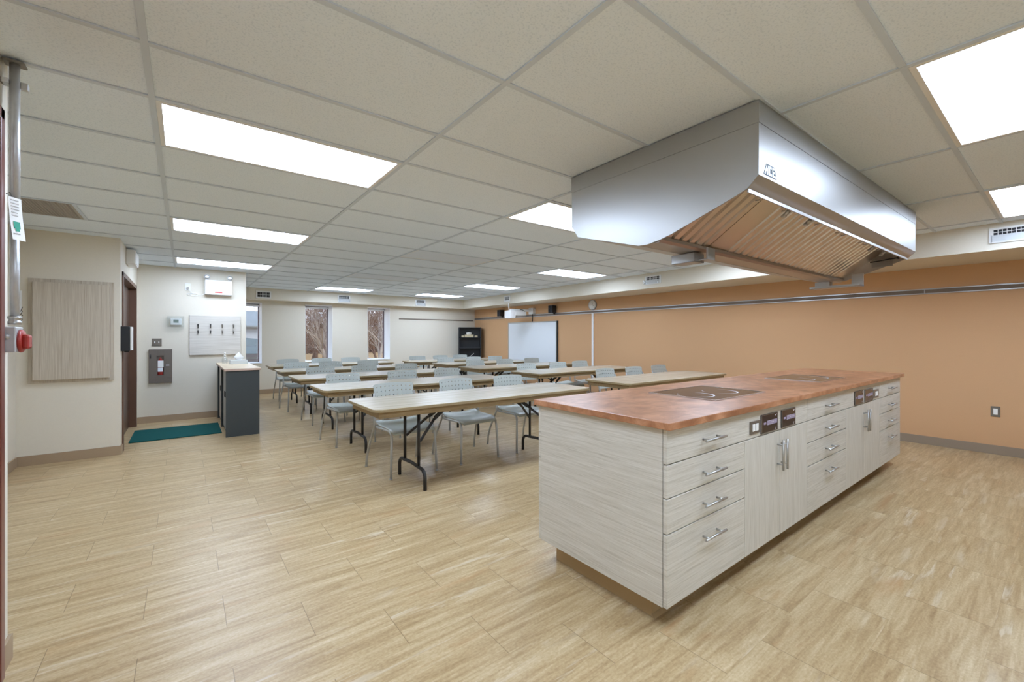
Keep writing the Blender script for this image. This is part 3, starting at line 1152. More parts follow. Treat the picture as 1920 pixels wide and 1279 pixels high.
# thermostat
t = thing('thermostat', 'white thermostat under a clear guard on the partition', 'thermostat', (-0.108, PY + 0.002, 1.548))
m = MB(); m.bbox(-0.07, 0.07, -0.03, 0, -0.05, 0.05, 0.008); m.build('housing', M['paper'], t)
m = MB(); m.box(-0.032, 0.032, -0.0315, -0.03, -0.015, 0.034); m.build('screen', M['lcd'], t, 'grey display')
m = MB()
for s in (-1, 1):
    m.box(s * 0.104, s * 0.101, -0.07, 0, -0.082, 0.086)
m.box(-0.101, 0.101, -0.07, -0.067, -0.082, 0.086); m.box(-0.101, 0.101, -0.067, 0, 0.083, 0.086); m.box(-0.101, 0.101, -0.067, 0, -0.082, -0.079)
m.build('clear_guard', glass_mat('thermostat_guard', (0.93, 0.95, 0.96, 1), 0.08), t)
# switches
t = thing('light_switch', 'steel double light switch above the extinguisher cabinet', 'switch', (-0.34, PY, 1.228))
m = MB(); m.bbox(-0.058, 0.058, -0.006, 0, -0.058, 0.058, 0.002); m.build('cover_plate', M['grey_plate'], t)
for s in (-1, 1):
    m = MB(); m.bbox(s * 0.024 - 0.006, s * 0.024 + 0.006, -0.018, -0.006, -0.012, 0.014, 0.002); m.build('toggle', M['paper'], t)
# extinguisher cabinet
t = thing('extinguisher_cabinet', 'grey fire extinguisher cabinet recessed in the partition', 'extinguisher cabinet', (-0.294, PY, 0.602))
m = MB()
W, Hh = 0.14, 0.521
m.bbox(-W, -0.045, -0.03, 0, 0, Hh, 0.003); m.bbox(0.037, W, -0.03, 0, 0, Hh, 0.003)
m.box(-0.046, 0.038, -0.03, 0, 0.001, 0.12); m.box(-0.046, 0.038, -0.03, 0, 0.42, Hh - 0.001)
m.box(-0.045, 0.037, -0.004, -0.001, 0.12, 0.42, M['slot'])
m.build('door', M['extcab'], t)
m = MB()
m.lathe([(0.034, 0.0), (0.036, 0.01), (0.036, 0.20), (0.026, 0.235), (0.012, 0.25), (0.012, 0.27)], (-0.002, -0.001, 0.125), 20)
ext = m.build('extinguisher', M['red'], t, 'red extinguisher behind the slot')
ext.scale = (1, 0.6, 1)
m = MB(); m.box(-0.034, 0.034, -0.0265, -0.025, 0.24, 0.345); m.build('upper_tag', M['paper'], t, 'white tag')
m = MB(); m.box(-0.034, 0.026, -0.0265, -0.025, 0.175, 0.235); m.build('lower_tag', M['whiteboard'], t, 'white tag')
m = MB()
m.box(0.062, 0.105, -0.0312, -0.03, 0.276, 0.281); m.box(0.062, 0.105, -0.0312, -0.03, 0.262, 0.267)
m.build('printed_line', M['pale_print'], t, 'pale printed line')
m = MB(); m.tube([(-0.118, -0.034, 0.38), (-0.118, -0.034, 0.44)], 0.004, 8); m.build('hinge', M['vent_dark'], t)
# coat hook board
t = thing('coat_hook_board', 'pale streaked board with four double coat hooks on the partition', 'coat rack', (0.405, PY + 0.002, 1.02))
m = MB(); m.bbox(-0.345, 0.345, -0.028, 0, 0.0, 0.638, 0.003); m.build('board', M['board_h'], t)
for i, x in enumerate((-0.235, -0.072, 0.088, 0.243)):
    m = MB()
    m.prism([(x - 0.011, 0.500), (x + 0.011, 0.500), (x + 0.006, 0.432), (x - 0.006, 0.432)], 'y', -0.036, -0.028)
    m.tube([(x, -0.036, 0.45), (x, -0.058, 0.452), (x, -0.07, 0.475), (x, -0.075, 0.495)], [0.005, 0.005, 0.006, 0.010], 8)
    m.prism([(x - 0.010, 0.395), (x + 0.010, 0.395), (x + 0.006, 0.342), (x - 0.006, 0.342)], 'y', -0.036, -0.028)
    m.tube([(x, -0.036, 0.36), (x, -0.055, 0.352), (x, -0.066, 0.365), (x, -0.07, 0.382)], [0.005, 0.005, 0.006, 0.010], 8)
    m.build('coat_hook', M['black_metal'] if i < 2 else M['grey_plate'], t, 'dark double hook' if i < 2 else 'grey double hook')

# floor mat
m = MB(); m.bbox(X_LEFT + 0.02, 0.405, 7.04, 7.90, 0.001, 0.012, 0.004)
tag(m.build('entrance_mat', M['teal']), 'dark teal entrance mat between the brown door and charcoal cabinets', 'mat')

# charcoal cabinets with a shared wooden top
CX0, CX1, CY0, CY1, CZ = 0.425, 0.805, 6.69, 8.42, 0.865
ymid = (CY0 + CY1) / 2
for (a, b, lab) in ((CY0, ymid - 0.002, 'charcoal steel cabinet, nearer of the pair under the wooden top'),
                    (ymid + 0.002, CY1, 'charcoal steel cabinet, farther of the pair, against the partition')):
    t = thing('storage_cabinet', lab, 'cabinet', ((CX0 + CX1) / 2, (a + b) / 2, 0), 0, 'cabinets under the wooden top')
    hx, hy = (CX1 - CX0) / 2, (b - a) / 2
    m = MB()
    m.box(-hx + 0.045, hx, -hy + 0.018, hy - 0.018, 0.02, CZ)
    m.box(-hx, hx, -hy, -hy + 0.018, 0, CZ); m.box(-hx, hx, hy - 0.018, hy, 0, CZ)
    m.box(-hx + 0.03, hx - 0.02, -hy + 0.018, hy - 0.018, 0.0, 0.03)
    m.build('body', M['charcoal'], t)
    for s in (-1, 1):
        m = MB()
        y0, y1 = sorted((s * 0.002, s * (hy - 0.05)))
        m.bbox(-hx + 0.022, -hx + 0.044, y0, y1, 0.035, CZ - 0.01, 0.003)
        d = m.build('cabinet_door', M['cab_door'], t, 'light grey door')
        m = MB()
        m.bbox(-hx + 0.012, -hx + 0.022, s * 0.05 - 0.008, s * 0.05 + 0.008, 0.48, 0.56, 0.003)
        m.build('pull', M['black'], d)
t = thing('cabinet_worktop', 'pale wooden top lying across both charcoal cabinets', 'worktop', ((CX0 + CX1) / 2, ymid, CZ))
m = MB(); m.bbox(-0.21, 0.205, CY0 - ymid - 0.02, CY1 - ymid + 0.02, 0.0, 0.026, 0.003)
m.build('edge_band', M['pink_edge'], t, 'pinkish edge band')
m = MB(); m.box(-0.209, 0.204, CY0 - ymid - 0.019, CY1 - ymid + 0.019, 0.0262, 0.0285)
m.build('laminate_surface', M['oak_top'], t)
zt = CZ + 0.0287
# bottle and tissue box
t = thing('sanitizer_bottle', 'clear pump bottle of hand sanitizer beside the tissue box', 'bottle', (0.50, 8.08, zt))
m = MB(); m.lathe([(0.036, 0), (0.038, 0.006), (0.038, 0.075), (0.030, 0.095), (0.013, 0.105), (0.013, 0.115)], (0, 0, 0), 20)
m.build('body', M['clearglass'], t, 'clear body')
m = MB()
m.lathe([(0.015, 0.113), (0.015, 0.132), (0.006, 0.136), (0.006, 0.158), (0.014, 0.162), (0.013, 0.174), (0.004, 0.178)], (0, 0, 0), 16)
m.tube([(0, 0, 0.168), (0.0, -0.04, 0.166), (0.0, -0.045, 0.158)], 0.005, 8)
m.build('pump', M['paper'], t)
t = thing('tissue_box', 'white tissue box with a tissue standing out on the cabinet top', 'tissue box', (0.66, 7.86, zt), 0.1)
m = MB(); m.bbox(-0.115, 0.115, -0.06, 0.06, 0, 0.062, 0.003)
m.build('carton', plain('tissue_carton', srgb(214, 222, 226), 0.7), t)
m = MB()
n1 = 12
top = [(0.035 * sin(2.1), 0.01, 0.17)]
rings = []
for z, r in ((0.062, 0.035), (0.085, 0.06), (0.11, 0.05), (0.14, 0.03), (0.172, 0.006)):
    rings.append([(r * (1 + 0.35 * sin(3 * a + z * 30)) * cos(a) + (z - 0.06) * 0.15, 0.5 * r * (1 + 0.3 * cos(4 * a)) * sin(a), z + 0.012 * sin(2 * a + 1)) for a in [2 * pi * k / n1 for k in range(n1)]])
vs = [p for r in rings for p in r]
fs = [(i * n1 + k, i * n1 + (k + 1) % n1, (i + 1) * n1 + (k + 1) % n1, (i + 1) * n1 + k) for i in range(4) for k in range(n1)]
m.add(vs, fs, None, True)
m.build('tissue', M['paper'], t)

# conduit, tag and fire alarm on the near left wall
t = thing('conduit', 'galvanised steel conduit running down the left edge from the ceiling', 'conduit', (-0.536, 2.55, 1.36))
m = MB(); m.tube([(0, 0, 0.0), (0, 0, 0.42)], 0.0135, 14); m.build('lower_pipe', M['galv'], t)
m = MB(); m.tube([(0, 0, 0.42), (0, 0, CEIL - 1.36)], 0.0150, 14); m.build('upper_pipe', M['galv'], t)
m = MB(); m.lathe([(0.0195, 0), (0.0195, 0.012), (0.016, 0.014), (0.016, 0.02), (0.020, 0.022), (0.020, 0.032)], (0, 0, 0.0), 14)
m.build('coupling', M['chrome'], t)
m = MB()
m.bbox(-0.033, -0.012, -0.022, 0.022, 0.945, 0.965, 0.003)
m.tube([(-0.03, 0.0, 0.955), (0.02, 0.018, 0.955), (0.03, 0.014, 0.95)], 0.006, 8)
m.bbox(0.012, 0.035, 0.004, 0.026, 0.942, 0.97, 0.003)
m.build('pipe_clamp', M['galv'], t)
m = MB(); m.bbox(-0.03, 0.03, -0.028, 0.028, CEIL - 1.36 - 0.012, CEIL - 1.36 - 0.002, 0.003)
m.build('ceiling_escutcheon', M['grey_plate'], t)
t = thing('inspection_tag', 'white inspection tag with green print tied to the conduit', 'tag', (-0.5415, 2.518, 1.70), 0.0)
m = MB()
vs, fs = [], []
for i in range(7):
    z = -0.01 + 0.165 * i / 6
    x = 0.004 + 0.012 * (1 - i / 6) ** 1.5
    vs += [(x - 0.004, -0.022 - 0.0, z), (x + 0.022, 0.018, z)]
for i in range(6):
    fs.append((2 * i, 2 * i + 1, 2 * i + 3, 2 * i + 2))
m.add(vs, fs)
k = m.build('card', M['paper'], t)
sd = k.modifiers.new('thickness', 'SOLIDIFY'); sd.thickness = 0.0008
m = MB()
q = Vector((0.026, 0.040, 0)).normalized()
nn = Vector((0.040, -0.026, 0)).normalized()


def tagrect(mb, u0, u1, z0, z1):
    vs = []
    for u, z in ((u0, z0), (u1, z0), (u1, z1), (u0, z1)):
        i = max(0, min(1, (z + 0.01) / 0.165))
        x = 0.004 + 0.012 * (1 - i) ** 1.5
        p_ = Vector((x - 0.004, -0.022, z)) + q * u + nn * 0.0012
        vs.append(p_)
    mb.add(vs, [(0, 1, 2, 3)])


tagrect(m, 0.010, 0.034, 0.035, 0.062)
tagrect(m, 0.015, 0.030, 0.024, 0.035)
m.build('green_mark', M['green_ink'], t, 'green printed mark')
m = MB()
for z in (0.142, 0.130, 0.118, 0.106, 0.094, 0.082, 0.012):
    tagrect(m, 0.006, 0.036 - 0.006 * (z < 0.1), z, z + 0.004)
m.build('printed_line', M['grey_plate'], t, 'fine grey print')
m = MB(); m.tube([(0.006, -0.004, 0.155), (0.0, 0.0, 0.175), (-0.012, 0.004, 0.168)], 0.0012, 6); m.build('tie', M['vent_dark'], t)

t = thing('fire_alarm', 'red fire alarm strobe on a steel box below the conduit', 'fire alarm', (X_LEFT - 0.002, 2.55, 1.30))
m = MB(); m.bbox(0.0, 0.05, -0.055, 0.045, -0.05, 0.05, 0.004)
m.lathe([(0.012, 0), (0.012, -0.002)], (0.025, -0.055, 0.012), 14, 'y', M['alu'])
m.build('back_box', M['galv'], t, 'galvanised back box')
m = MB()
m.lathe([(0.046, 0.050), (0.046, 0.056), (0.040, 0.061)], (0, 0.0, -0.006), 28, 'x')
m.bbox(0.055, 0.079, -0.030, 0.030, -0.038, 0.020, 0.010)
m.build('alarm_body', M['red'], t)
m = MB(); m.bbox(0.0785, 0.083, -0.018, 0.018, -0.026, 0.008, 0.003); m.build('strobe_lens', M['cover'], t, 'clear lens')

# ================================================================== TABLES


def rounded_rect(x0, x1, y0, y1, r, n=7):
    pts = []
    for (cx, cy, a0) in ((x1 - r, y1 - r, 0), (x0 + r, y1 - r, pi / 2), (x0 + r, y0 + r, pi), (x1 - r, y0 + r, 3 * pi / 2)):
        for k in range(n + 1):
            a = a0 + pi / 2 * k / n
            pts.append((cx + r * cos(a), cy + r * sin(a)))
    return pts


TL, TW, TH = 1.22, 0.38, 0.745     # half length, half width, height


def make_table():
    root = thing('folding_table', '', 'table')
    m = MB()
    poly = rounded_rect(-TL, TL, -TW, TW, 0.075)
    inner = rounded_rect(-TL + 0.004, TL - 0.004, -TW + 0.004, TW - 0.004, 0.072)
    n = len(poly)
    vs = [(x, y, TH - 0.026) for x, y in inner] + [(x, y, TH - 0.022) for x, y in poly] + [(x, y, TH - 0.003) for x, y in poly] + [(x, y, TH) for x, y in inner]
    fs = [tuple(range(n))]
    mats = [(fs, M['table_edge'])]
    sides = []
    for lvl in range(3):
        for i in range(n):
            j = (i + 1) % n
            sides.append((lvl * n + i, lvl * n + j, (lvl + 1) * n + j, (lvl + 1) * n + i))
    m.add(vs, fs + sides, M['table_edge'])
    m.add([(x, y, TH + 0.0003) for x, y in inner], [tuple(range(n))], M['table'])
    m.build('table_top', None, root)
    m = MB()
    ix, iy = TL - 0.045, TW - 0.045
    z0, z1 = TH - 0.078, TH - 0.026
    for s in (-1, 1):
        a, b = sorted((s * iy, s * (iy - 0.018)))
        m.box(-ix, ix, a, b, z0, z1)
        a, b = sorted((s * ix, s * (ix - 0.018)))
        m.box(a, b, -iy + 0.018, iy - 0.018, z0, z1)
    m.build('apron', M['apron'], root, 'wooden apron')
    for s in (-1, 1):
        X = s * 0.755
        for yy in (-0.147, 0.147):
            m = MB()
            m.tube([(X, yy, 0.178), (X, yy, TH - 0.03)], 0.0135, 10)
            m.build('leg', M['black_metal'], root)
        m = MB()
        path = [(X, -0.272, 0.0), (X, -0.272, 0.10)]
        for k in range(1, 7):
            a = pi / 2 * k / 6
            path.append((X, -0.272 + 0.068 * (1 - cos(a)), 0.10 + 0.068 * sin(a)))
        path.append((X, 0.0, 0.178))
        half = [p for p in path]
        for p_ in reversed(path[:-1]):
            half.append((X, -p_[1], p_[2]))
        m.tube(half, 0.0155, 10)
        m.build('foot_bar', M['black_metal'], root)
        for yy in (-0.147, 0.147):
            m = MB()
            m.bar((X - s * 0.012, yy, 0.395), (X - s * 0.20, yy * 0.42, 0.565), 0.022, 0.012, up=(0, 1, 0))
            m.bar((X - s * 0.20, yy * 0.42, 0.565), (X - s * 0.42, yy * 0.16, TH - 0.03), 0.034, 0.014, up=(0, 1, 0))
            m.build('brace', M['black_metal'], root)
    return root


ORD = ['nearest', 'second', 'middle', 'fourth', 'farthest']
LT = [(1.165, 3.63), (1.165, 5.13), (1.20, 6.64), (1.24, 8.14), (1.30, 9.60)]
RT = [(4.26, 3.63), (4.30, 5.33), (4.16, 6.80), (4.27, 8.14), (4.12, 9.38)]
tproto = make_table()
index_children(tproto)
first = True
tables = []
for side, lst in (('left', LT), ('right', RT)):
    for i, (x0, yc) in enumerate(lst):
        o = tproto if first else copy_tree(tproto)
        first = False
        o.location = (x0 + TL, yc, 0)
        far = ' from the island' if i in (1, 3) else ' to the island' if i == 0 else ' of five' if i == 2 else ' from the island'
        tag(o, 'folding table with a streaked beige top, %s%s in the %s column' % (ORD[i], far, side), 'table', 'folding classroom tables')

# ================================================================== CHAIRS


def make_chair():
    root = thing('chair', '', 'chair')
    # seat shell: saddle, waterfall front
    nx, ny = 12, 14
    vs = []
    for j in range(ny + 1):
        v = j / ny
        y = -0.285 + 0.465 * v
        for i in range(nx + 1):
            u = -1 + 2 * i / nx
            w = 0.222 - 0.012 * (v > 0.9) * (v - 0.9) * 10 - 0.02 * max(0, 0.12 - v) / 0.12 * abs(u)
            z = 0.452 - 0.040 * max(0, (0.28 - v) / 0.28) ** 2 - 0.018 * (1 - u * u) * min(1, max(0, (v - 0.1) * 3)) + 0.025 * max(0, v - 0.72) / 0.28
            vs.append((w * u, y, z))
    fs = [(j * (nx + 1) + i, j * (nx + 1) + i + 1, (j + 1) * (nx + 1) + i + 1, (j + 1) * (nx + 1) + i) for j in range(ny) for i in range(nx)]
    m = MB(); m.add(vs, fs, None, True)
    o = m.build('seat', M['chair'], root)
    s = o.modifiers.new('thickness', 'SOLIDIFY'); s.thickness = 0.011; s.offset = -1
    # backrest: curved perforated sheet
    ncol, nrow = 9, 6
    hole, W2 = 0.0105, 0.215
    xs_ = [-1.0]
    pitch = 2 * W2 / (ncol + 0.5)
    x = -W2
    cols = []
    for k in range(ncol):
        c = (k - (ncol - 1) / 2) * pitch
        cols += [c - hole / 2, c + hole / 2]
    cols = [-W2, -W2 + 0.012] + cols + [W2 - 0.012, W2]
    zb, zt_ = 0.535, 0.825
    pz = (zt_ - zb) / (nrow + 0.5)
    rows = []
    for k in range(nrow):
        c = (zb + zt_) / 2 + (k - (nrow - 1) / 2) * pz
        rows += [c - hole / 2, c + hole / 2]
    rows = [zb, zb + 0.010] + rows + [zt_ - 0.010, zt_]
    vs, idx = [], {}
    for r, z in enumerate(rows):
        h = (z - zb) / (zt_ - zb)
        for c, x in enumerate(cols):
            xx = x
            zz = z
            if abs(x) > W2 - 0.02:                     # soften the outer corners
                if r == len(rows) - 1:
                    zz -= 0.012 if abs(x) > W2 - 0.001 else 0.003
                if r == 0:
                    zz += 0.012 if abs(x) > W2 - 0.001 else 0.003
            if abs(x) > W2 - 0.001 and r in (0, len(rows) - 1):
                xx = x * 0.965
            zz += 0.010 * (1 - (x / W2) ** 2) * h
            y = 0.172 + 0.075 * h + 0.030 * (1 - (x / W2) ** 2) - 0.012 * h * h
            vs.append((xx * (0.96 + 0.04 * h), y, zz))
    nc = len(cols)
    fs = []
    for r in range(len(rows) - 1):
        for c in range(nc - 1):
            hr = 2 <= r <= 2 * nrow and r % 2 == 0
            hc = 2 <= c <= 2 * ncol and c % 2 == 0
            if hr and hc:
                continue
            fs.append((r * nc + c, r * nc + c + 1, (r + 1) * nc + c + 1, (r + 1) * nc + c))
    m = MB(); m.add(vs, fs, None, False)
    o = m.build('backrest', M['chair'], root, 'perforated backrest')
    s = o.modifiers.new('thickness', 'SOLIDIFY'); s.thickness = 0.009; s.offset = 0
    for sx in (-1, 1):
        m = MB()
        m.tube([(sx * 0.233, -0.275, 0.0), (sx * 0.226, -0.266, 0.20), (sx * 0.219, -0.258, 0.36), (sx * 0.217, -0.245, 0.405), (sx * 0.217, -0.205, 0.428), (sx * 0.222, -0.05, 0.425), (sx * 0.234, 0.09, 0.425)], 0.0118, 10)
        m.tube([(sx * 0.233, -0.275, 0.0), (sx * 0.2328, -0.2748, 0.012)], 0.0135, 10)
        m.build('leg', M['chair_leg'], root)
        m = MB()
        m.tube([(sx * 0.273, 0.272, 0.0), (sx * 0.271, 0.262, 0.10), (sx * 0.262, 0.225, 0.22), (sx * 0.250, 0.165, 0.34), (sx * 0.241, 0.125, 0.42), (sx * 0.238, 0.125, 0.48), (sx * 0.232, 0.145, 0.56), (sx * 0.222, 0.185, 0.66), (sx * 0.212, 0.215, 0.74)], 0.0118, 10)
        m.tube([(sx * 0.273, 0.272, 0.0), (sx * 0.2728, 0.271, 0.012)], 0.0135, 10)
        m.build('leg', M['chair_leg'], root)
    m = MB()
    m.tube([(-0.238, 0.118, 0.43), (0, 0.112, 0.428), (0.238, 0.118, 0.43)], 0.009, 8)
    m.build('seat_crossbar', M['chair_leg'], root)
    return root


F_ = 804.0


def x_at(px, Y):
    u = (px - 960) / F_
    s, c = sin(YAW), cos(YAW)
    return Y * (s + u * c) / (c - u * s)


PXL = [[(696.8, 776.6), (818.5, 888), (921, 979)], [(610.6, 674.8), (725, 780), (813.7, 861.7)], [(575.4, 626.4), (659.2, 704.7), (740.7, 782.6)],
       [(532.2, 579), (598, 640), (671, 708)], [(519, 558.6), (585, 621), (640, 675)]]
PXR = [[(1112, 1155), (1166, 1206), (1215, 1251)], [(967.5, 1003), (1027.5, 1059), (1070, 1103)], [(874, 906), (931, 959), (982, 1009)],
       [(820, 850), (874.6, 900), (916, 941)], [(768, 796), (814.6, 837), (851, 874)]]
cproto = make_chair()
index_children(cproto)
first = True
SEAT = ['left', 'middle', 'right']
RND = random.Random(3)
for side, tl, pl in (('left', LT, PXL), ('right', RT, PXR)):
    for i in range(5):
        for k in range(3):
            yc = tl[i][1] + 0.448
            a, b = pl[i][k]
            xc = x_at((a + b) / 2, yc + 0.25)
            o = cproto if first else copy_tree(cproto)
            first = False
            o.location = (round(xc, 3), yc + RND.uniform(-0.015, 0.015), 0)
            o.rotation_euler = (0, 0, RND.uniform(-0.03, 0.03))
            o_ = {0: 'nearest', 1: 'second', 2: 'middle', 3: 'fourth', 4: 'farthest'}[i]
            tag(o, 'grey perforated chair, %s seat at the %s table in the %s column' % (SEAT[k], o_, side), 'chair', 'grey chairs behind the folding tables')

# ================================================================== KITCHEN ISLAND
IX0, IX1, IY0, IY1 = 1.668, 5.80, 1.075, 1.925
IZ0, IZ1 = 0.12, 0.908
U = [(IX0, 3.289), (3.289, 5.042), (5.042, IX1)]
m = MB()
m.box(1.742, 5.70, 1.20, 1.85, 0.0, IZ0 - 0.0005)
m.prism([(1.18, 0.0), (1.199, 0.0), (1.199, 0.012)], 'x', 1.735, 5.70)
tag(m.build('island_plinth', M['plinth']), 'tan recessed plinth under the kitchen island cabinets', 'plinth')


def pull_h(x, z, y, parent, L=0.195):
    m = MB()
    m.tube([(x - L / 2, y - 0.034, z), (x + L / 2, y - 0.034, z)], 0.0062, 12)
    for s in (-1, 1):
        m.tube([(x + s * 0.064, y, z), (x + s * 0.064, y - 0.034, z)], 0.005, 8)
    return m.build('handle', M['chrome'], parent, 'nickel bar handle')


def pull_v(x, z, y, parent, L=0.18):
    m = MB()
    m.tube([(x, y - 0.034, z - L / 2), (x, y - 0.034, z + L / 2)], 0.0062, 12)
    for s in (-1, 1):
        m.tube([(x, y, z + s * 0.058), (x, y - 0.034, z + s * 0.058)], 0.005, 8)
    return m.build('handle', M['chrome'], parent, 'nickel bar handle')


ZS = [(0.7525, 0.904), (0.6035, 0.7475), (0.4475, 0.5985), (0.122, 0.4425)]
ZH = [0.822, 0.664, 0.516, 0.358]
G = 0.0026


def outlet(x0, x1, z0, z1, y, parent):
    m = MB()
    m.bbox(x0, x1, y - 0.006, y, z0, z1, 0.0015)
    o = m.build('outlet', M['grey_plate'], parent, 'steel outlet plate')
    m = MB()
    cx, cz = (x0 + x1) / 2, (z0 + z1) / 2
    for s in (-1, 1):
        m.bbox(cx + s * 0.020 - 0.015, cx + s * 0.020 + 0.015, y - 0.009, y - 0.006, cz - 0.02, cz + 0.02, 0.006)
        for d in (-0.005, 0.005):
            m.box(cx + s * 0.020 - 0.004, cx + s * 0.020 + 0.004, y - 0.0093, y - 0.009, cz + d - 0.001, cz + d + 0.001, M['vent_dark'])
    m.build('receptacle', M['paper'], o, 'white receptacle pair')


def control(x0, x1, z0, z1, y, parent):
    m = MB()
    for (a, b, c, d) in ((x0, x1, z0, z0 + 0.004), (x0, x1, z1 - 0.004, z1), (x0, x0 + 0.006, z0, z1), (x1 - 0.006, x1, z0, z1)):
        m.box(a, b, y - 0.007, y, c, d)
    m.box(x0, x1, y - 0.004, y, z0, z1)
    o = m.build('control_panel', M['grey_plate'], parent, 'framed cooktop control panel')
    m = MB()
    m.box(x0 + 0.006, x1 - 0.006, y - 0.0065, y - 0.004, z0 + 0.004, z1 - 0.004)
    m.build('touch_glass', M['ctl'], o, 'dark glass')
    m = MB()
    w, h = x1 - x0, z1 - z0
    yy0, yy1 = y - 0.0068, y - 0.0065
    m.box(x0 + 0.13 * w, x0 + 0.27 * w, yy0, yy1, z0 + 0.46 * h, z0 + 0.58 * h)
    m.box(x0 + 0.33 * w, x1 - 0.05 * w, yy0, yy1, z0 + 0.40 * h, z0 + 0.64 * h)
    m.build('keypad_strip', M['mauve'], o, 'mauve keypad strip')
    m = MB()
    yy0, yy1 = y - 0.0072, y - 0.0068
    for k in range(4):
        xx = x0 + (0.60 + 0.09 * k) * w
        m.box(xx, xx + 0.035 * w, yy0, yy1, z0 + 0.49 * h, z0 + 0.56 * h)
    m.box(x0 + 0.34 * w, x0 + 0.62 * w, yy0, yy1, z0 + 0.61 * h, z0 + 0.625 * h)
    m.box(x0 + 0.34 * w, x0 + 0.70 * w, yy0, yy1, z0 + 0.415 * h, z0 + 0.43 * h)
    # small tick mark and key symbol on the glass
    m.prism([(x0 + 0.80 * w, z0 + 0.90 * h), (x0 + 0.83 * w, z0 + 0.90 * h), (x0 + 0.86 * w, z0 + 0.85 * h), (x0 + 0.91 * w, z0 + 0.92 * h), (x0 + 0.92 * w, z0 + 0.89 * h), (x0 + 0.86 * w, z0 + 0.80 * h)], 'y', yy0, yy1)
    m.box(x0 + 0.82 * w, x0 + 0.90 * w, yy0, yy1, z0 + 0.16 * h, z0 + 0.17 * h); m.box(x0 + 0.82 * w, x0 + 0.83 * w, yy0, yy1, z0 + 0.09 * h, z0 + 0.17 * h); m.box(x0 + 0.82 * w, x0 + 0.88 * w, yy0, yy1, z0 + 0.085 * h, z0 + 0.10 * h)
    m.build('printed_symbol', M['pale_print'], o, 'pale printed symbols')


def island_unit(idx, label, x0, x1, xd=None, xm=None, hx=None, doors=True):
    """drawers between x0 and xd, two doors between xd and x1 split at xm."""
    t = thing('base_cabinet', label, 'cabinet', (0, 0, 0), 0, 'kitchen island cabinets')
    t.location = ((x0 + x1) / 2, (IY0 + IY1) / 2, IZ0)
    ox, oy, oz = t.location
    P = Vector((ox, oy, oz))

    def B(mb, name, mat, parent=t, label=None):
        mb.v = [tuple(Vector(v) - P) for v in mb.v]
        return mb.build(name, mat, parent, label)
    m = MB()
    m.box(x0 + (0.02 if idx == 0 else 0.002), x1 - (0.02 if idx == 2 else 0.002), IY0 + 0.02, IY1 - 0.02, IZ0, IZ1 - 0.001)
    B(m, 'carcass', M['seam'])
    if idx == 0:
        m = MB(); m.box(x0, x0 + 0.0195, IY0 + 0.0225, IY1 - 0.0225, IZ0, IZ1 - 0.0005)
        B(m, 'end_panel', M['lam_h'], label='streaked end panel')
    if idx == 2:
        m = MB(); m.box(x1 - 0.0195, x1, IY0 + 0.0225, IY1 - 0.0225, IZ0, IZ1 - 0.0005)
        B(m, 'end_panel', M['lam_h'], label='streaked end panel')
    fy0, fy1 = IY0, IY0 + 0.0195
    xr = x1 if not doors else xd
    for k, ((z0, z1), zh) in enumerate(zip(ZS, ZH)):
        m = MB()
        e = x1 if k == 0 else xr
        m.bbox(x0 + G * 0.7, e - G * 0.7, fy0, fy1, z0, z1, 0.0012, seg=1)
        d = B(m, 'fascia' if (k == 0 and doors) else 'drawer', M['lam_h'])
        h = pull_h(hx - ox, zh - oz, fy0 - oy, d)
        if k == 0 and doors:
            top = d
    if doors:
        for (a, b, s) in ((xd, xm, 1), (xm, x1, -1)):
            m = MB()
            m.bbox(a + G * 0.7, b - G * 0.7, fy0, fy1, 0.122, 0.7475, 0.0012, seg=1)
            d = B(m, 'cabinet_door', M['lam_v'])
            hxv = xm - 0.030 if s == 1 else xm + 0.028
            pull_v(hxv - ox, 0.61 - oz, fy0 - oy, d)
    # fronts on the far side
    for (z0, z1) in ZS:
        m = MB(); m.box(x0 + 0.0015, x1 - 0.0015, IY1 - 0.0195, IY1, z0, z1)
        B(m, 'rear_drawer', M['lam_h'])
    return t, (top if doors else None), P


t, fa, P = island_unit(0, 'streaked island cabinet at the near left end with end panel', U[0][0], U[0][1], 2.398, 2.845, 2.033)
outlet(2.452 - P.x, 2.568 - P.x, 0.775 - P.z, 0.845 - P.z, IY0 - P.y, fa)
control(2.588 - P.x, 2.806 - P.x, 0.760 - P.z, 0.867 - P.z, IY0 - P.y, fa)
control(2.865 - P.x, 3.073 - P.x, 0.760 - P.z, 0.867 - P.z, IY0 - P.y, fa)
t, fa, P = island_unit(1, 'streaked island cabinet in the middle of the island', U[1][0], U[1][1], 4.095, 4.572, 3.70)
control(4.293 - P.x, 4.518 - P.x, 0.758 - P.z, 0.868 - P.z, IY0 - P.y, fa)
control(4.570 - P.x, 4.803 - P.x, 0.758 - P.z, 0.864 - P.z, IY0 - P.y, fa)
outlet(4.836 - P.x, 4.984 - P.x, 0.770 - P.z, 0.840 - P.z, IY0 - P.y, fa)
island_unit(2, 'streaked four-drawer island cabinet at the far right end', U[2][0], U[2][1], hx=5.40, doors=False)

# worktop
m = MB()
m.bbox(1.645, 5.83, 1.045, 1.945, IZ1, 0.94, 0.003)
tag(m.build('island_worktop', M['copper']), 'copper-coloured mottled worktop covering the whole island', 'worktop')
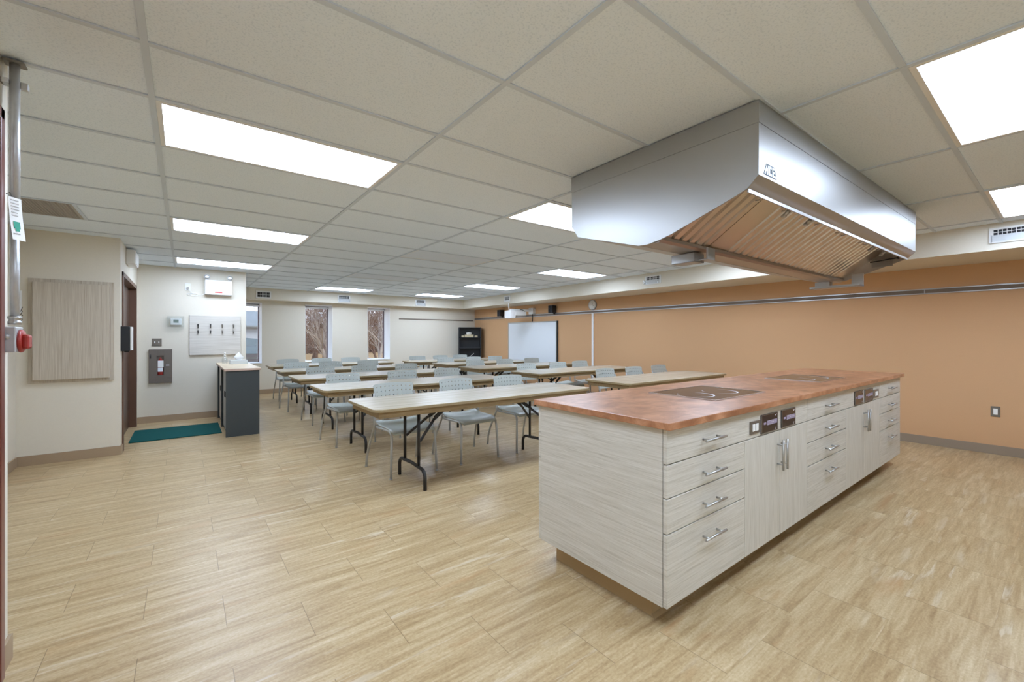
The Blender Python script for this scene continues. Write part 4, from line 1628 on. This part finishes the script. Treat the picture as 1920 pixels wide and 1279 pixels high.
# cooktops
for (x0, x1, y0, y1, lab) in ((2.43, 3.09, 1.25, 1.70, 'dark glass cooktop on the island, nearer one'),
                              (4.11, 4.74, 1.245, 1.675, 'dark glass cooktop on the island, farther one')):
    cx, cy = (x0 + x1) / 2, (y0 + y1) / 2
    t = thing('cooktop', lab, 'cooktop', (cx, cy, 0.94), 0, 'cooktops in the island')
    hx, hy = (x1 - x0) / 2, (y1 - y0) / 2
    m = MB()
    for s in (-1, 1):
        a, b = sorted((s * hx, s * (hx - 0.014))); m.box(a, b, -hy, hy, 0.0003, 0.006)
        a, b = sorted((s * hy, s * (hy - 0.010))); m.box(-hx + 0.014, hx - 0.014, a, b, 0.0003, 0.006)
    m.build('rim', M['rim'], t, 'polished metal rim')
    m = MB(); m.box(-hx + 0.014, hx - 0.014, -hy + 0.010, hy - 0.010, 0.0003, 0.0045)
    m.build('glass_plate', M['cooktop'], t)
    for (zx, zy) in ((-0.186, -0.02), (0.10, -0.03)):
        m = MB()
        for (a0, a1, wm, pk) in ((-2.75, 0.55, 0.0065, 0.72), (1.7, 3.0, 0.0015, 0.5)):
            vs, fs = [], []
            n = 36
            for i in range(n + 1):
                f_ = i / n
                a = a0 + f_ * (a1 - a0)
                w = wm * max(0.06, min(f_ / pk, (1 - f_) / (1 - pk))) ** 0.7
                for rr in (0.108 - w, 0.108 + w):
                    vs.append((zx + rr * cos(a), zy + rr * sin(a), 0.0048))
            for i in range(n):
                fs.append((2 * i, 2 * i + 1, 2 * i + 3, 2 * i + 2))
            m.add(vs, fs)
        m.build('burner_mark', M['pale_print'], t, 'pale arc burner mark')

# ================================================================== RANGE HOOD
HL, HD = 3.0, 1.212
HZ = CEIL
t = thing('range_hood', 'large stainless steel exhaust hood hanging over the island', 'range hood', (2.097, 0.878, 0), -0.012)
th = 0.012
# side profile in (y, z), y from the front face
side = [(0.0, HZ - 0.104), (HD, HZ - 0.104), (HD, 2.062), (1.165, 2.002), (1.155, 1.985), (0.662, 1.842), (0.60, 1.840), (0.520, 1.852), (0.446, 1.871), (0.142, 1.973), (0.096, 1.989), (0.05, 2.008), (0.0, 2.058)]
m = MB()
m.prism(side, 'x', 0.0, th); m.build('side_panel', M['steel'], t)
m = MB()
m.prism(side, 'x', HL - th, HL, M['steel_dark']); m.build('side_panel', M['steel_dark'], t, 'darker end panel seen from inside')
m = MB()
m.box(th, HL - th, 0.0, th, 2.058, HZ - 0.104)
m.build('front_panel', M['steel'], t)
m = MB()
# return flange under the front, sloping inwards, with a bright lower edge
m.prism([(0.0, 2.0578), (0.006, 2.0578), (0.056, 2.012), (0.05, 2.008)], 'x', th, HL - th)
m.prism([(0.05, 2.008), (0.056, 2.012), (0.058, 1.992), (0.050, 1.992)], 'x', th, HL - th)
m.build('front_lip', M['steel'], t)
m = MB()
m.box(th, HL - th, HD - th, HD, 2.062, HZ - 0.104)
m.prism([(HD, 2.0615), (HD - 0.01, 2.0615), (0.66, 1.846), (0.662, 1.842), (1.155, 1.985), (1.165, 2.002)], 'x', th, HL - th)
m.build('rear_panel', M['steel'], t)
m = MB()
m.box(-0.002, HL + 0.002, -0.002, 0.010, HZ - 0.1035, HZ - 0.001); m.box(-0.002, HL + 0.002, HD - 0.010, HD + 0.002, HZ - 0.1035, HZ - 0.001)
m.box(-0.002, 0.010, 0.010, HD - 0.010, HZ - 0.1035, HZ - 0.001); m.box(HL - 0.010, HL + 0.002, 0.010, HD - 0.010, HZ - 0.1035, HZ - 0.001)
m.build('ceiling_enclosure', M['steel'], t, 'steel band closing the gap to the ceiling')
# plenum roof above filters
m = MB()
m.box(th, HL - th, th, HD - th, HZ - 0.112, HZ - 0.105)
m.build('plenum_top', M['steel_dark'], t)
# grease trough
m = MB()
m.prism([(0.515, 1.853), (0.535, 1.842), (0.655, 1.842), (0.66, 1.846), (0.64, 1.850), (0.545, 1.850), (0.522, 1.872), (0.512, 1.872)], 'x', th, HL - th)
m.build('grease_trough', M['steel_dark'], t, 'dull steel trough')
# baffle filters: plane from (0.10, 2.145) at the front down to (0.528, 1.868) at the trough
A = Vector((0, 0.085, 2.165)); Bp = Vector((0, 0.530, 1.864))
dn = (Bp - A); Lf = dn.length; dn.normalize()
nrm = Vector((0, -dn.z, dn.y))           # points towards the room (down and forward) or back
if nrm.z > 0:
    nrm = -nrm


def pt(x, s, h):
    q_ = A + dn * s + nrm * h
    return (x, q_.y, q_.z)


def fbox(mb, x0, x1, s0, s1, h0, h1, mat=None):
    vs = [pt(x, s, h) for h in (h0, h1) for (x, s) in ((x0, s0), (x1, s0), (x1, s1), (x0, s1))]
    mb.add(vs, [(0, 3, 2, 1), (4, 5, 6, 7), (0, 1, 5, 4), (1, 2, 6, 5), (2, 3, 7, 6), (3, 0, 4, 7)], mat)


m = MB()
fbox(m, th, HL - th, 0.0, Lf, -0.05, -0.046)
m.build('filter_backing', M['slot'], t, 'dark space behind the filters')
FX = [0.03, 0.515, 0.73, 1.22, 1.71, 2.20, 2.30]
spans = [(0.025, 0.510, 6), (0.735, 1.255, 6), (1.262, 1.782, 6), (1.789, 2.309, 6), (2.316, 2.80, 6)]
for (a, b, ns) in spans:
    m = MB()
    fbox(m, a, b, 0.0, 0.018, -0.04, -0.012); fbox(m, a, b, Lf - 0.018, Lf, -0.04, -0.012)
    fbox(m, a, a + 0.012, 0.0, Lf, -0.04, -0.008); fbox(m, b - 0.012, b, 0.0, Lf, -0.04, -0.008)
    p_ = (b - a) / ns
    for k in range(ns):
        x = a + p_ * k
        vs = [pt(x + px, s, h) for s in (0.004, Lf - 0.012) for (px, h) in ((0.012, -0.022), (0.019, 0.0), (p_ - 0.014, 0.0), (p_ - 0.008, -0.022))]
        m.add(vs, [(0, 1, 5, 4), (1, 2, 6, 5), (2, 3, 7, 6), (4, 5, 6, 7), (3, 2, 1, 0)])
    fl = m.build('baffle_filter', M['filter'], t)
    for hx_ in (a + 0.06, b - 0.06):
        m = MB()
        m.tube([pt(hx_, 0.07, 0.002), pt(hx_, 0.085, 0.014), pt(hx_, 0.14, 0.014), pt(hx_, 0.155, 0.002)], 0.004, 8)
        m.build('lift_handle', M['chrome'], fl, 'small bright lift handle')
m = MB()
fbox(m, 0.515, 0.730, 0.0, Lf, -0.03, -0.006)
m.build('blank_panel', M['filter'], t, 'smooth blank panel between the filters')
m = MB()
fbox(m, 2.805, HL - th, 0.0, Lf, -0.03, -0.006)
m.build('blank_panel', M['filter'], t, 'narrow blank strip at the right end')
for x in (0.66, 0.98, 2.30, 2.62):
    m = MB()
    m.tube([(x, 0.085, 2.07), (x + 0.004, 0.115, 2.045)], 0.010, 10, M['slot'])
    m.tube([(x + 0.004, 0.115, 2.045), (x + 0.008, 0.150, 2.015)], 0.011, 10)
    m.lathe([(0.013, -0.006), (0.014, 0.004), (0.008, 0.010)], (x + 0.008, 0.152, 2.012), 10)
    m.build('spray_nozzle', M['chrome'], t, 'chrome spray nozzle')
# grease cups
m = MB()
m.box(0.42, 0.53, 0.56, 0.72, 1.782, 1.786)
for (a, b, c, d) in ((0.42, 0.424, 0.56, 0.72), (0.526, 0.53, 0.56, 0.72), (0.42, 0.53, 0.56, 0.564), (0.42, 0.53, 0.716, 0.72)):
    m.box(a, b, c, d, 1.782, 1.838)
m.bbox(0.47, 0.555, 0.500, 0.513, 1.792, 1.866, 0.002)
m.box(0.47, 0.53, 0.513, 0.56, 1.792, 1.797)
m.build('grease_cup', M['steel'], t)
m = MB()
m.box(2.80, 2.92, 0.34, 0.74, 1.782, 1.786)
for (a, b, c, d) in ((2.80, 2.804, 0.34, 0.74), (2.916, 2.92, 0.34, 0.74), (2.80, 2.92, 0.34, 0.344), (2.80, 2.92, 0.736, 0.74)):
    m.box(a, b, c, d, 1.782, 1.80)
m.box(2.905, 2.912, 0.34, 0.43, 1.80, 1.90)
m.box(2.82, 2.90, 0.58, 0.70, 1.80, 1.842)
m.build('grease_cup', M['steel'], t)
# rating labels inside the right end
m = MB()
m.box(HL - th - 0.0015, HL - th - 0.0005, 0.15, 0.30, 2.02, 2.07); m.box(HL - th - 0.0015, HL - th - 0.0005, 0.15, 0.30, 1.955, 2.005)
m.build('rating_label', plain('rating_label_grey', srgb(150, 142, 134), 0.6), t, 'grey printed rating labels')
m = MB()
m.tube([(HL - th - 0.008, 0.11, 2.02), (HL - th - 0.008, 0.31, 2.005)], 0.005, 8)
m.lathe([(0.012, -0.006), (0.012, 0.006)], (HL - th - 0.008, 0.11, 2.02), 10, 'y')
m.build('latch_pin', M['slot'], t, 'dark latch pin')
# maker's logo: HCE in a trapezoid
m = MB()
X0, Z0, LW, LH = 0.046, 2.070, 0.145, 0.056


def lp(u, v):
    # u 0..1 along the base, v 0..1 up; sides lean inwards
    left = 0.20 * v
    right = 1 - 0.20 * v
    return (X0 + LW * (left + (right - left) * u), Z0 + LH * v)


m.prism([lp(0, 0), lp(1, 0), lp(1, 1), lp(0, 1)], 'y', -0.0008, -0.0002)
lg = m.build('logo_plate', M['ink'], t, 'dark trapezoid maker logo reading HCE')


def lq(mb, u0, u1, v0, v1):
    mb.prism([lp(u0, v0), lp(u1, v0), lp(u1, v1), lp(u0, v1)], 'y', -0.0014, -0.0009)


m = MB()
# H
lq(m, 0.05, 0.14, 0.10, 0.90); lq(m, 0.23, 0.32, 0.10, 0.90); lq(m, 0.14, 0.23, 0.38, 0.62)
# C
lq(m, 0.37, 0.46, 0.10, 0.90); lq(m, 0.46, 0.63, 0.70, 0.90); lq(m, 0.46, 0.63, 0.10, 0.30)
# E
lq(m, 0.68, 0.77, 0.10, 0.90); lq(m, 0.77, 0.94, 0.72, 0.90); lq(m, 0.77, 0.91, 0.42, 0.58); lq(m, 0.77, 0.94, 0.10, 0.28)
m.build('logo_lettering', M['logo_fill'], lg, 'pale letters HCE')

# ================================================================== OUTSIDE
GZ = -0.6
gm = plain('dead_grass', srgb(150, 122, 88), 0.95, var=0.25, vscale=1.5, spec=0.05)
m = MB()
m.add([(-40, Y_FAR + 0.6, GZ), (80, Y_FAR + 0.6, GZ), (80, 120, GZ), (-40, 120, GZ)], [(0, 1, 2, 3)])
tag(m.build('lawn', gm), 'pale brown winter lawn outside the windows', 'ground', None, 'structure')
bark = plain('bare_bark', srgb(110, 86, 72), 0.9, var=0.3, vscale=3, spec=0.1)
bark2 = plain('pale_bark', srgb(158, 144, 130), 0.9, var=0.25, vscale=3, spec=0.1)
twig = plain('brown_twig', srgb(134, 106, 90), 0.9, var=0.3, vscale=2, spec=0.1)


def grow(mb, p, d, L, r, lvl, rnd, n):
    q_ = p
    k = 3
    pts = [p]
    rs = [r]
    for i in range(k):
        d = (d + Vector((rnd.uniform(-1, 1), rnd.uniform(-1, 1), rnd.uniform(-0.5, 0.9))) * 0.16).normalized()
        q_ = q_ + d * (L / k)
        pts.append(q_.copy())
        rs.append(r * (1 - 0.42 * (i + 1) / k))
    mb.tube(pts, rs, n, None, caps=False)
    if lvl <= 0:
        return
    for i in range(rnd.choice((3, 4))):
        b_ = rnd.randint(1, k)
        v = Vector((rnd.uniform(-1, 1), rnd.uniform(-1, 1), rnd.uniform(-0.2, 0.9))).normalized()
        dd = (d * 0.75 + v * 0.85).normalized()
        grow(mb, pts[b_], dd, L * rnd.uniform(0.55, 0.8), rs[b_] * 0.62, lvl - 1, rnd, max(3, n - 1))


spots = [(0.215, 26, 0), (0.245, 21, 1), (0.232, 33, 0), (0.262, 29, 0), (0.345, 22, 1), (0.365, 28, 0), (0.385, 24, 0), (0.33, 33, 0), (0.122, 68, 0), (0.10, 72, 0)]
tlab = ['bare brown tree outside at the left side of the middle window', 'pale-barked bare tree outside, closest in the middle window',
        'bare brown tree far back in the middle window', 'bare brown tree outside at the right side of the middle window',
        'pale-barked bare tree outside the window nearest the bookcase', 'bare brown tree far back in the window nearest the bookcase',
        'bare brown tree outside right in the window nearest the bookcase', 'bare brown tree farthest back in the window nearest the bookcase',
        'bare tree rising behind the neighbouring house roof', 'bare tree behind the neighbouring house, left one']
for (k, y, kind), lab in zip(spots, tlab):
    rnd = random.Random(int(y * 100 + k * 1000))
    mb = MB()
    root = Vector((0, 0, -0.05))
    H_ = rnd.uniform(1.6, 2.6) if y < 50 else 4.0
    for s in range(2 if y < 50 else 1):
        d0 = Vector((rnd.uniform(-0.25, 0.25), rnd.uniform(-0.2, 0.2), 1)).normalized()
        grow(mb, root + Vector((s * 0.3, 0, 0)), d0, H_, 0.09, 5, rnd, 6)
    o = mb.build('bare_tree', bark2 if kind else bark, None, None, (k * y, y, GZ))
    tag(o, lab, 'tree', 'bare trees beyond the windows')
# thicket of brush behind the trees
rnd = random.Random(11)
mb = MB()
for i in range(2600):
    y = rnd.uniform(52, 66)
    x = y * rnd.uniform(0.185, 0.44)
    z0 = GZ + (0.0 if rnd.random() < 0.5 else rnd.uniform(0, 5.0))
    L = rnd.uniform(1.6, 4.2)
    d = Vector((rnd.uniform(-0.7, 0.7), rnd.uniform(-0.5, 0.5), rnd.uniform(0.3, 1.0))).normalized()
    e = Vector((rnd.uniform(-0.3, 0.3), 0, 0.2))
    p0 = Vector((x, y, z0))
    mb.tube([p0, p0 + d * L * 0.5, p0 + d * L + e], [0.04, 0.03, 0.012], 3, None, caps=False)
tag(mb.build('thicket', twig), 'tangle of brown brush filling the background of the windows', 'brush', None, 'stuff')

# neighbouring house, shed and slatted fence seen through window 1
t = thing('house', 'white-sided house with a grey roof behind the partition window', 'house', (2.2, 42.0, GZ))
m = MB()
for i in range(14):
    z = i * 0.2
    m.box(-5, 5, 0 + 0.01 * 0, 6, z, z + 0.19)
    m.box(-5, 5, 0.012, 6, z + 0.19, z + 0.2)
m.build('siding', plain('white_siding', srgb(168, 172, 176), 0.7), t)
m = MB()
m.prism([(-0.5, 2.72), (3.0, 4.1), (6.5, 2.72), (6.5, 2.86), (3.0, 4.26), (-0.5, 2.86)], 'x', -5.4, 5.4)
m.build('roof', plain('grey_shingle', srgb(122, 126, 126), 0.9, var=0.2, vscale=12), t, 'grey shingle roof')
t = thing('shed', 'low shed with a grey-green roof outside the partition window', 'shed', (2.35, 25.0, GZ))
m = MB(); m.box(-1.0, 1.6, 0, 3, 0, 1.02); m.build('shed_wall', plain('shed_siding', srgb(150, 156, 156), 0.8), t)
m = MB()
m.add([(-1.6, -0.4, 1.02), (2.0, -0.4, 1.02), (1.8, 3.2, 1.62), (-1.2, 3.2, 1.95), (-1.6, -0.4, 1.10), (2.0, -0.4, 1.10), (1.8, 3.2, 1.70), (-1.2, 3.2, 2.05)],
      [(0, 3, 2, 1), (4, 5, 6, 7), (0, 1, 5, 4), (1, 2, 6, 5), (2, 3, 7, 6), (3, 0, 4, 7)])
m.build('roof', plain('grey_green_shingle', srgb(84, 92, 90), 0.9, var=0.15, vscale=10), t, 'grey-green shingle roof')
t = thing('slat_fence', 'grey horizontal slat fence low in the partition window', 'fence', (1.55, 15.0, GZ))
for x in (-1.4, -0.4, 0.55):
    m = MB(); m.box(x, x + 0.08, 0.0, 0.08, 0, 1.42); m.build('post', plain('fence_grey', srgb(132, 128, 130), 0.8), t)
m = MB()
for i in range(9):
    z = 0.1 + i * 0.15
    m.box(-1.4, 0.64, -0.025, 0.0, z, z + 0.10)
m.build('slats', plain('fence_slat_grey', srgb(92, 86, 86), 0.8), t)

# ================================================================== LIGHT
w = bpy.data.worlds.new('overcast_sky')
SC.world = w
w.use_nodes = True
nt = w.node_tree
bg = nt.nodes['Background']
tc = nt.nodes.new('ShaderNodeTexCoord')
sp = nt.nodes.new('ShaderNodeSeparateXYZ')
nt.links.new(tc.outputs['Generated'], sp.inputs[0])
cr = nt.nodes.new('ShaderNodeValToRGB')
cr.color_ramp.elements[0].position = 0.0
cr.color_ramp.elements[0].color = (0.86, 0.90, 1.0, 1)
cr.color_ramp.elements[1].position = 0.6
cr.color_ramp.elements[1].color = (0.55, 0.70, 1.0, 1)
nt.links.new(sp.outputs['Z'], cr.inputs[0])
nt.links.new(cr.outputs[0], bg.inputs['Color'])
bg.inputs['Strength'].default_value = 2.3
sun = bpy.data.lights.new('sun', 'SUN')
sun.energy = 2.2
sun.angle = radians(20)
sun.color = (1, 0.95, 0.88)
so = bpy.data.objects.new('sun', sun)
COL.objects.link(so)
so.rotation_euler = (radians(48), 0, radians(35))

# ================================================================== CAMERA
cam = bpy.data.cameras.new('camera')
cam.sensor_width = 36.0
cam.sensor_fit = 'HORIZONTAL'
cam.lens = F_ / 1920 * 36.0
cam.shift_y = -7.5 / 1920
cam.clip_start = 0.02
cam.clip_end = 300
co = bpy.data.objects.new('camera', cam)
COL.objects.link(co)
co.location = (0, 0, EYE)
co.rotation_euler = (pi / 2, 0, -YAW)
SC.camera = co

SC.view_settings.view_transform = 'Standard'
SC.view_settings.look = 'None'
SC.view_settings.gamma = 1
SC.view_settings.exposure = 0.18
SC.view_settings.use_curve_mapping = False
SC.cycles.max_bounces = 10
SC.cycles.diffuse_bounces = 6
SC.cycles.transparent_max_bounces = 12
SC.cycles.caustics_reflective = False
SC.cycles.caustics_refractive = False
SC.cycles.sample_clamp_indirect = 6.0
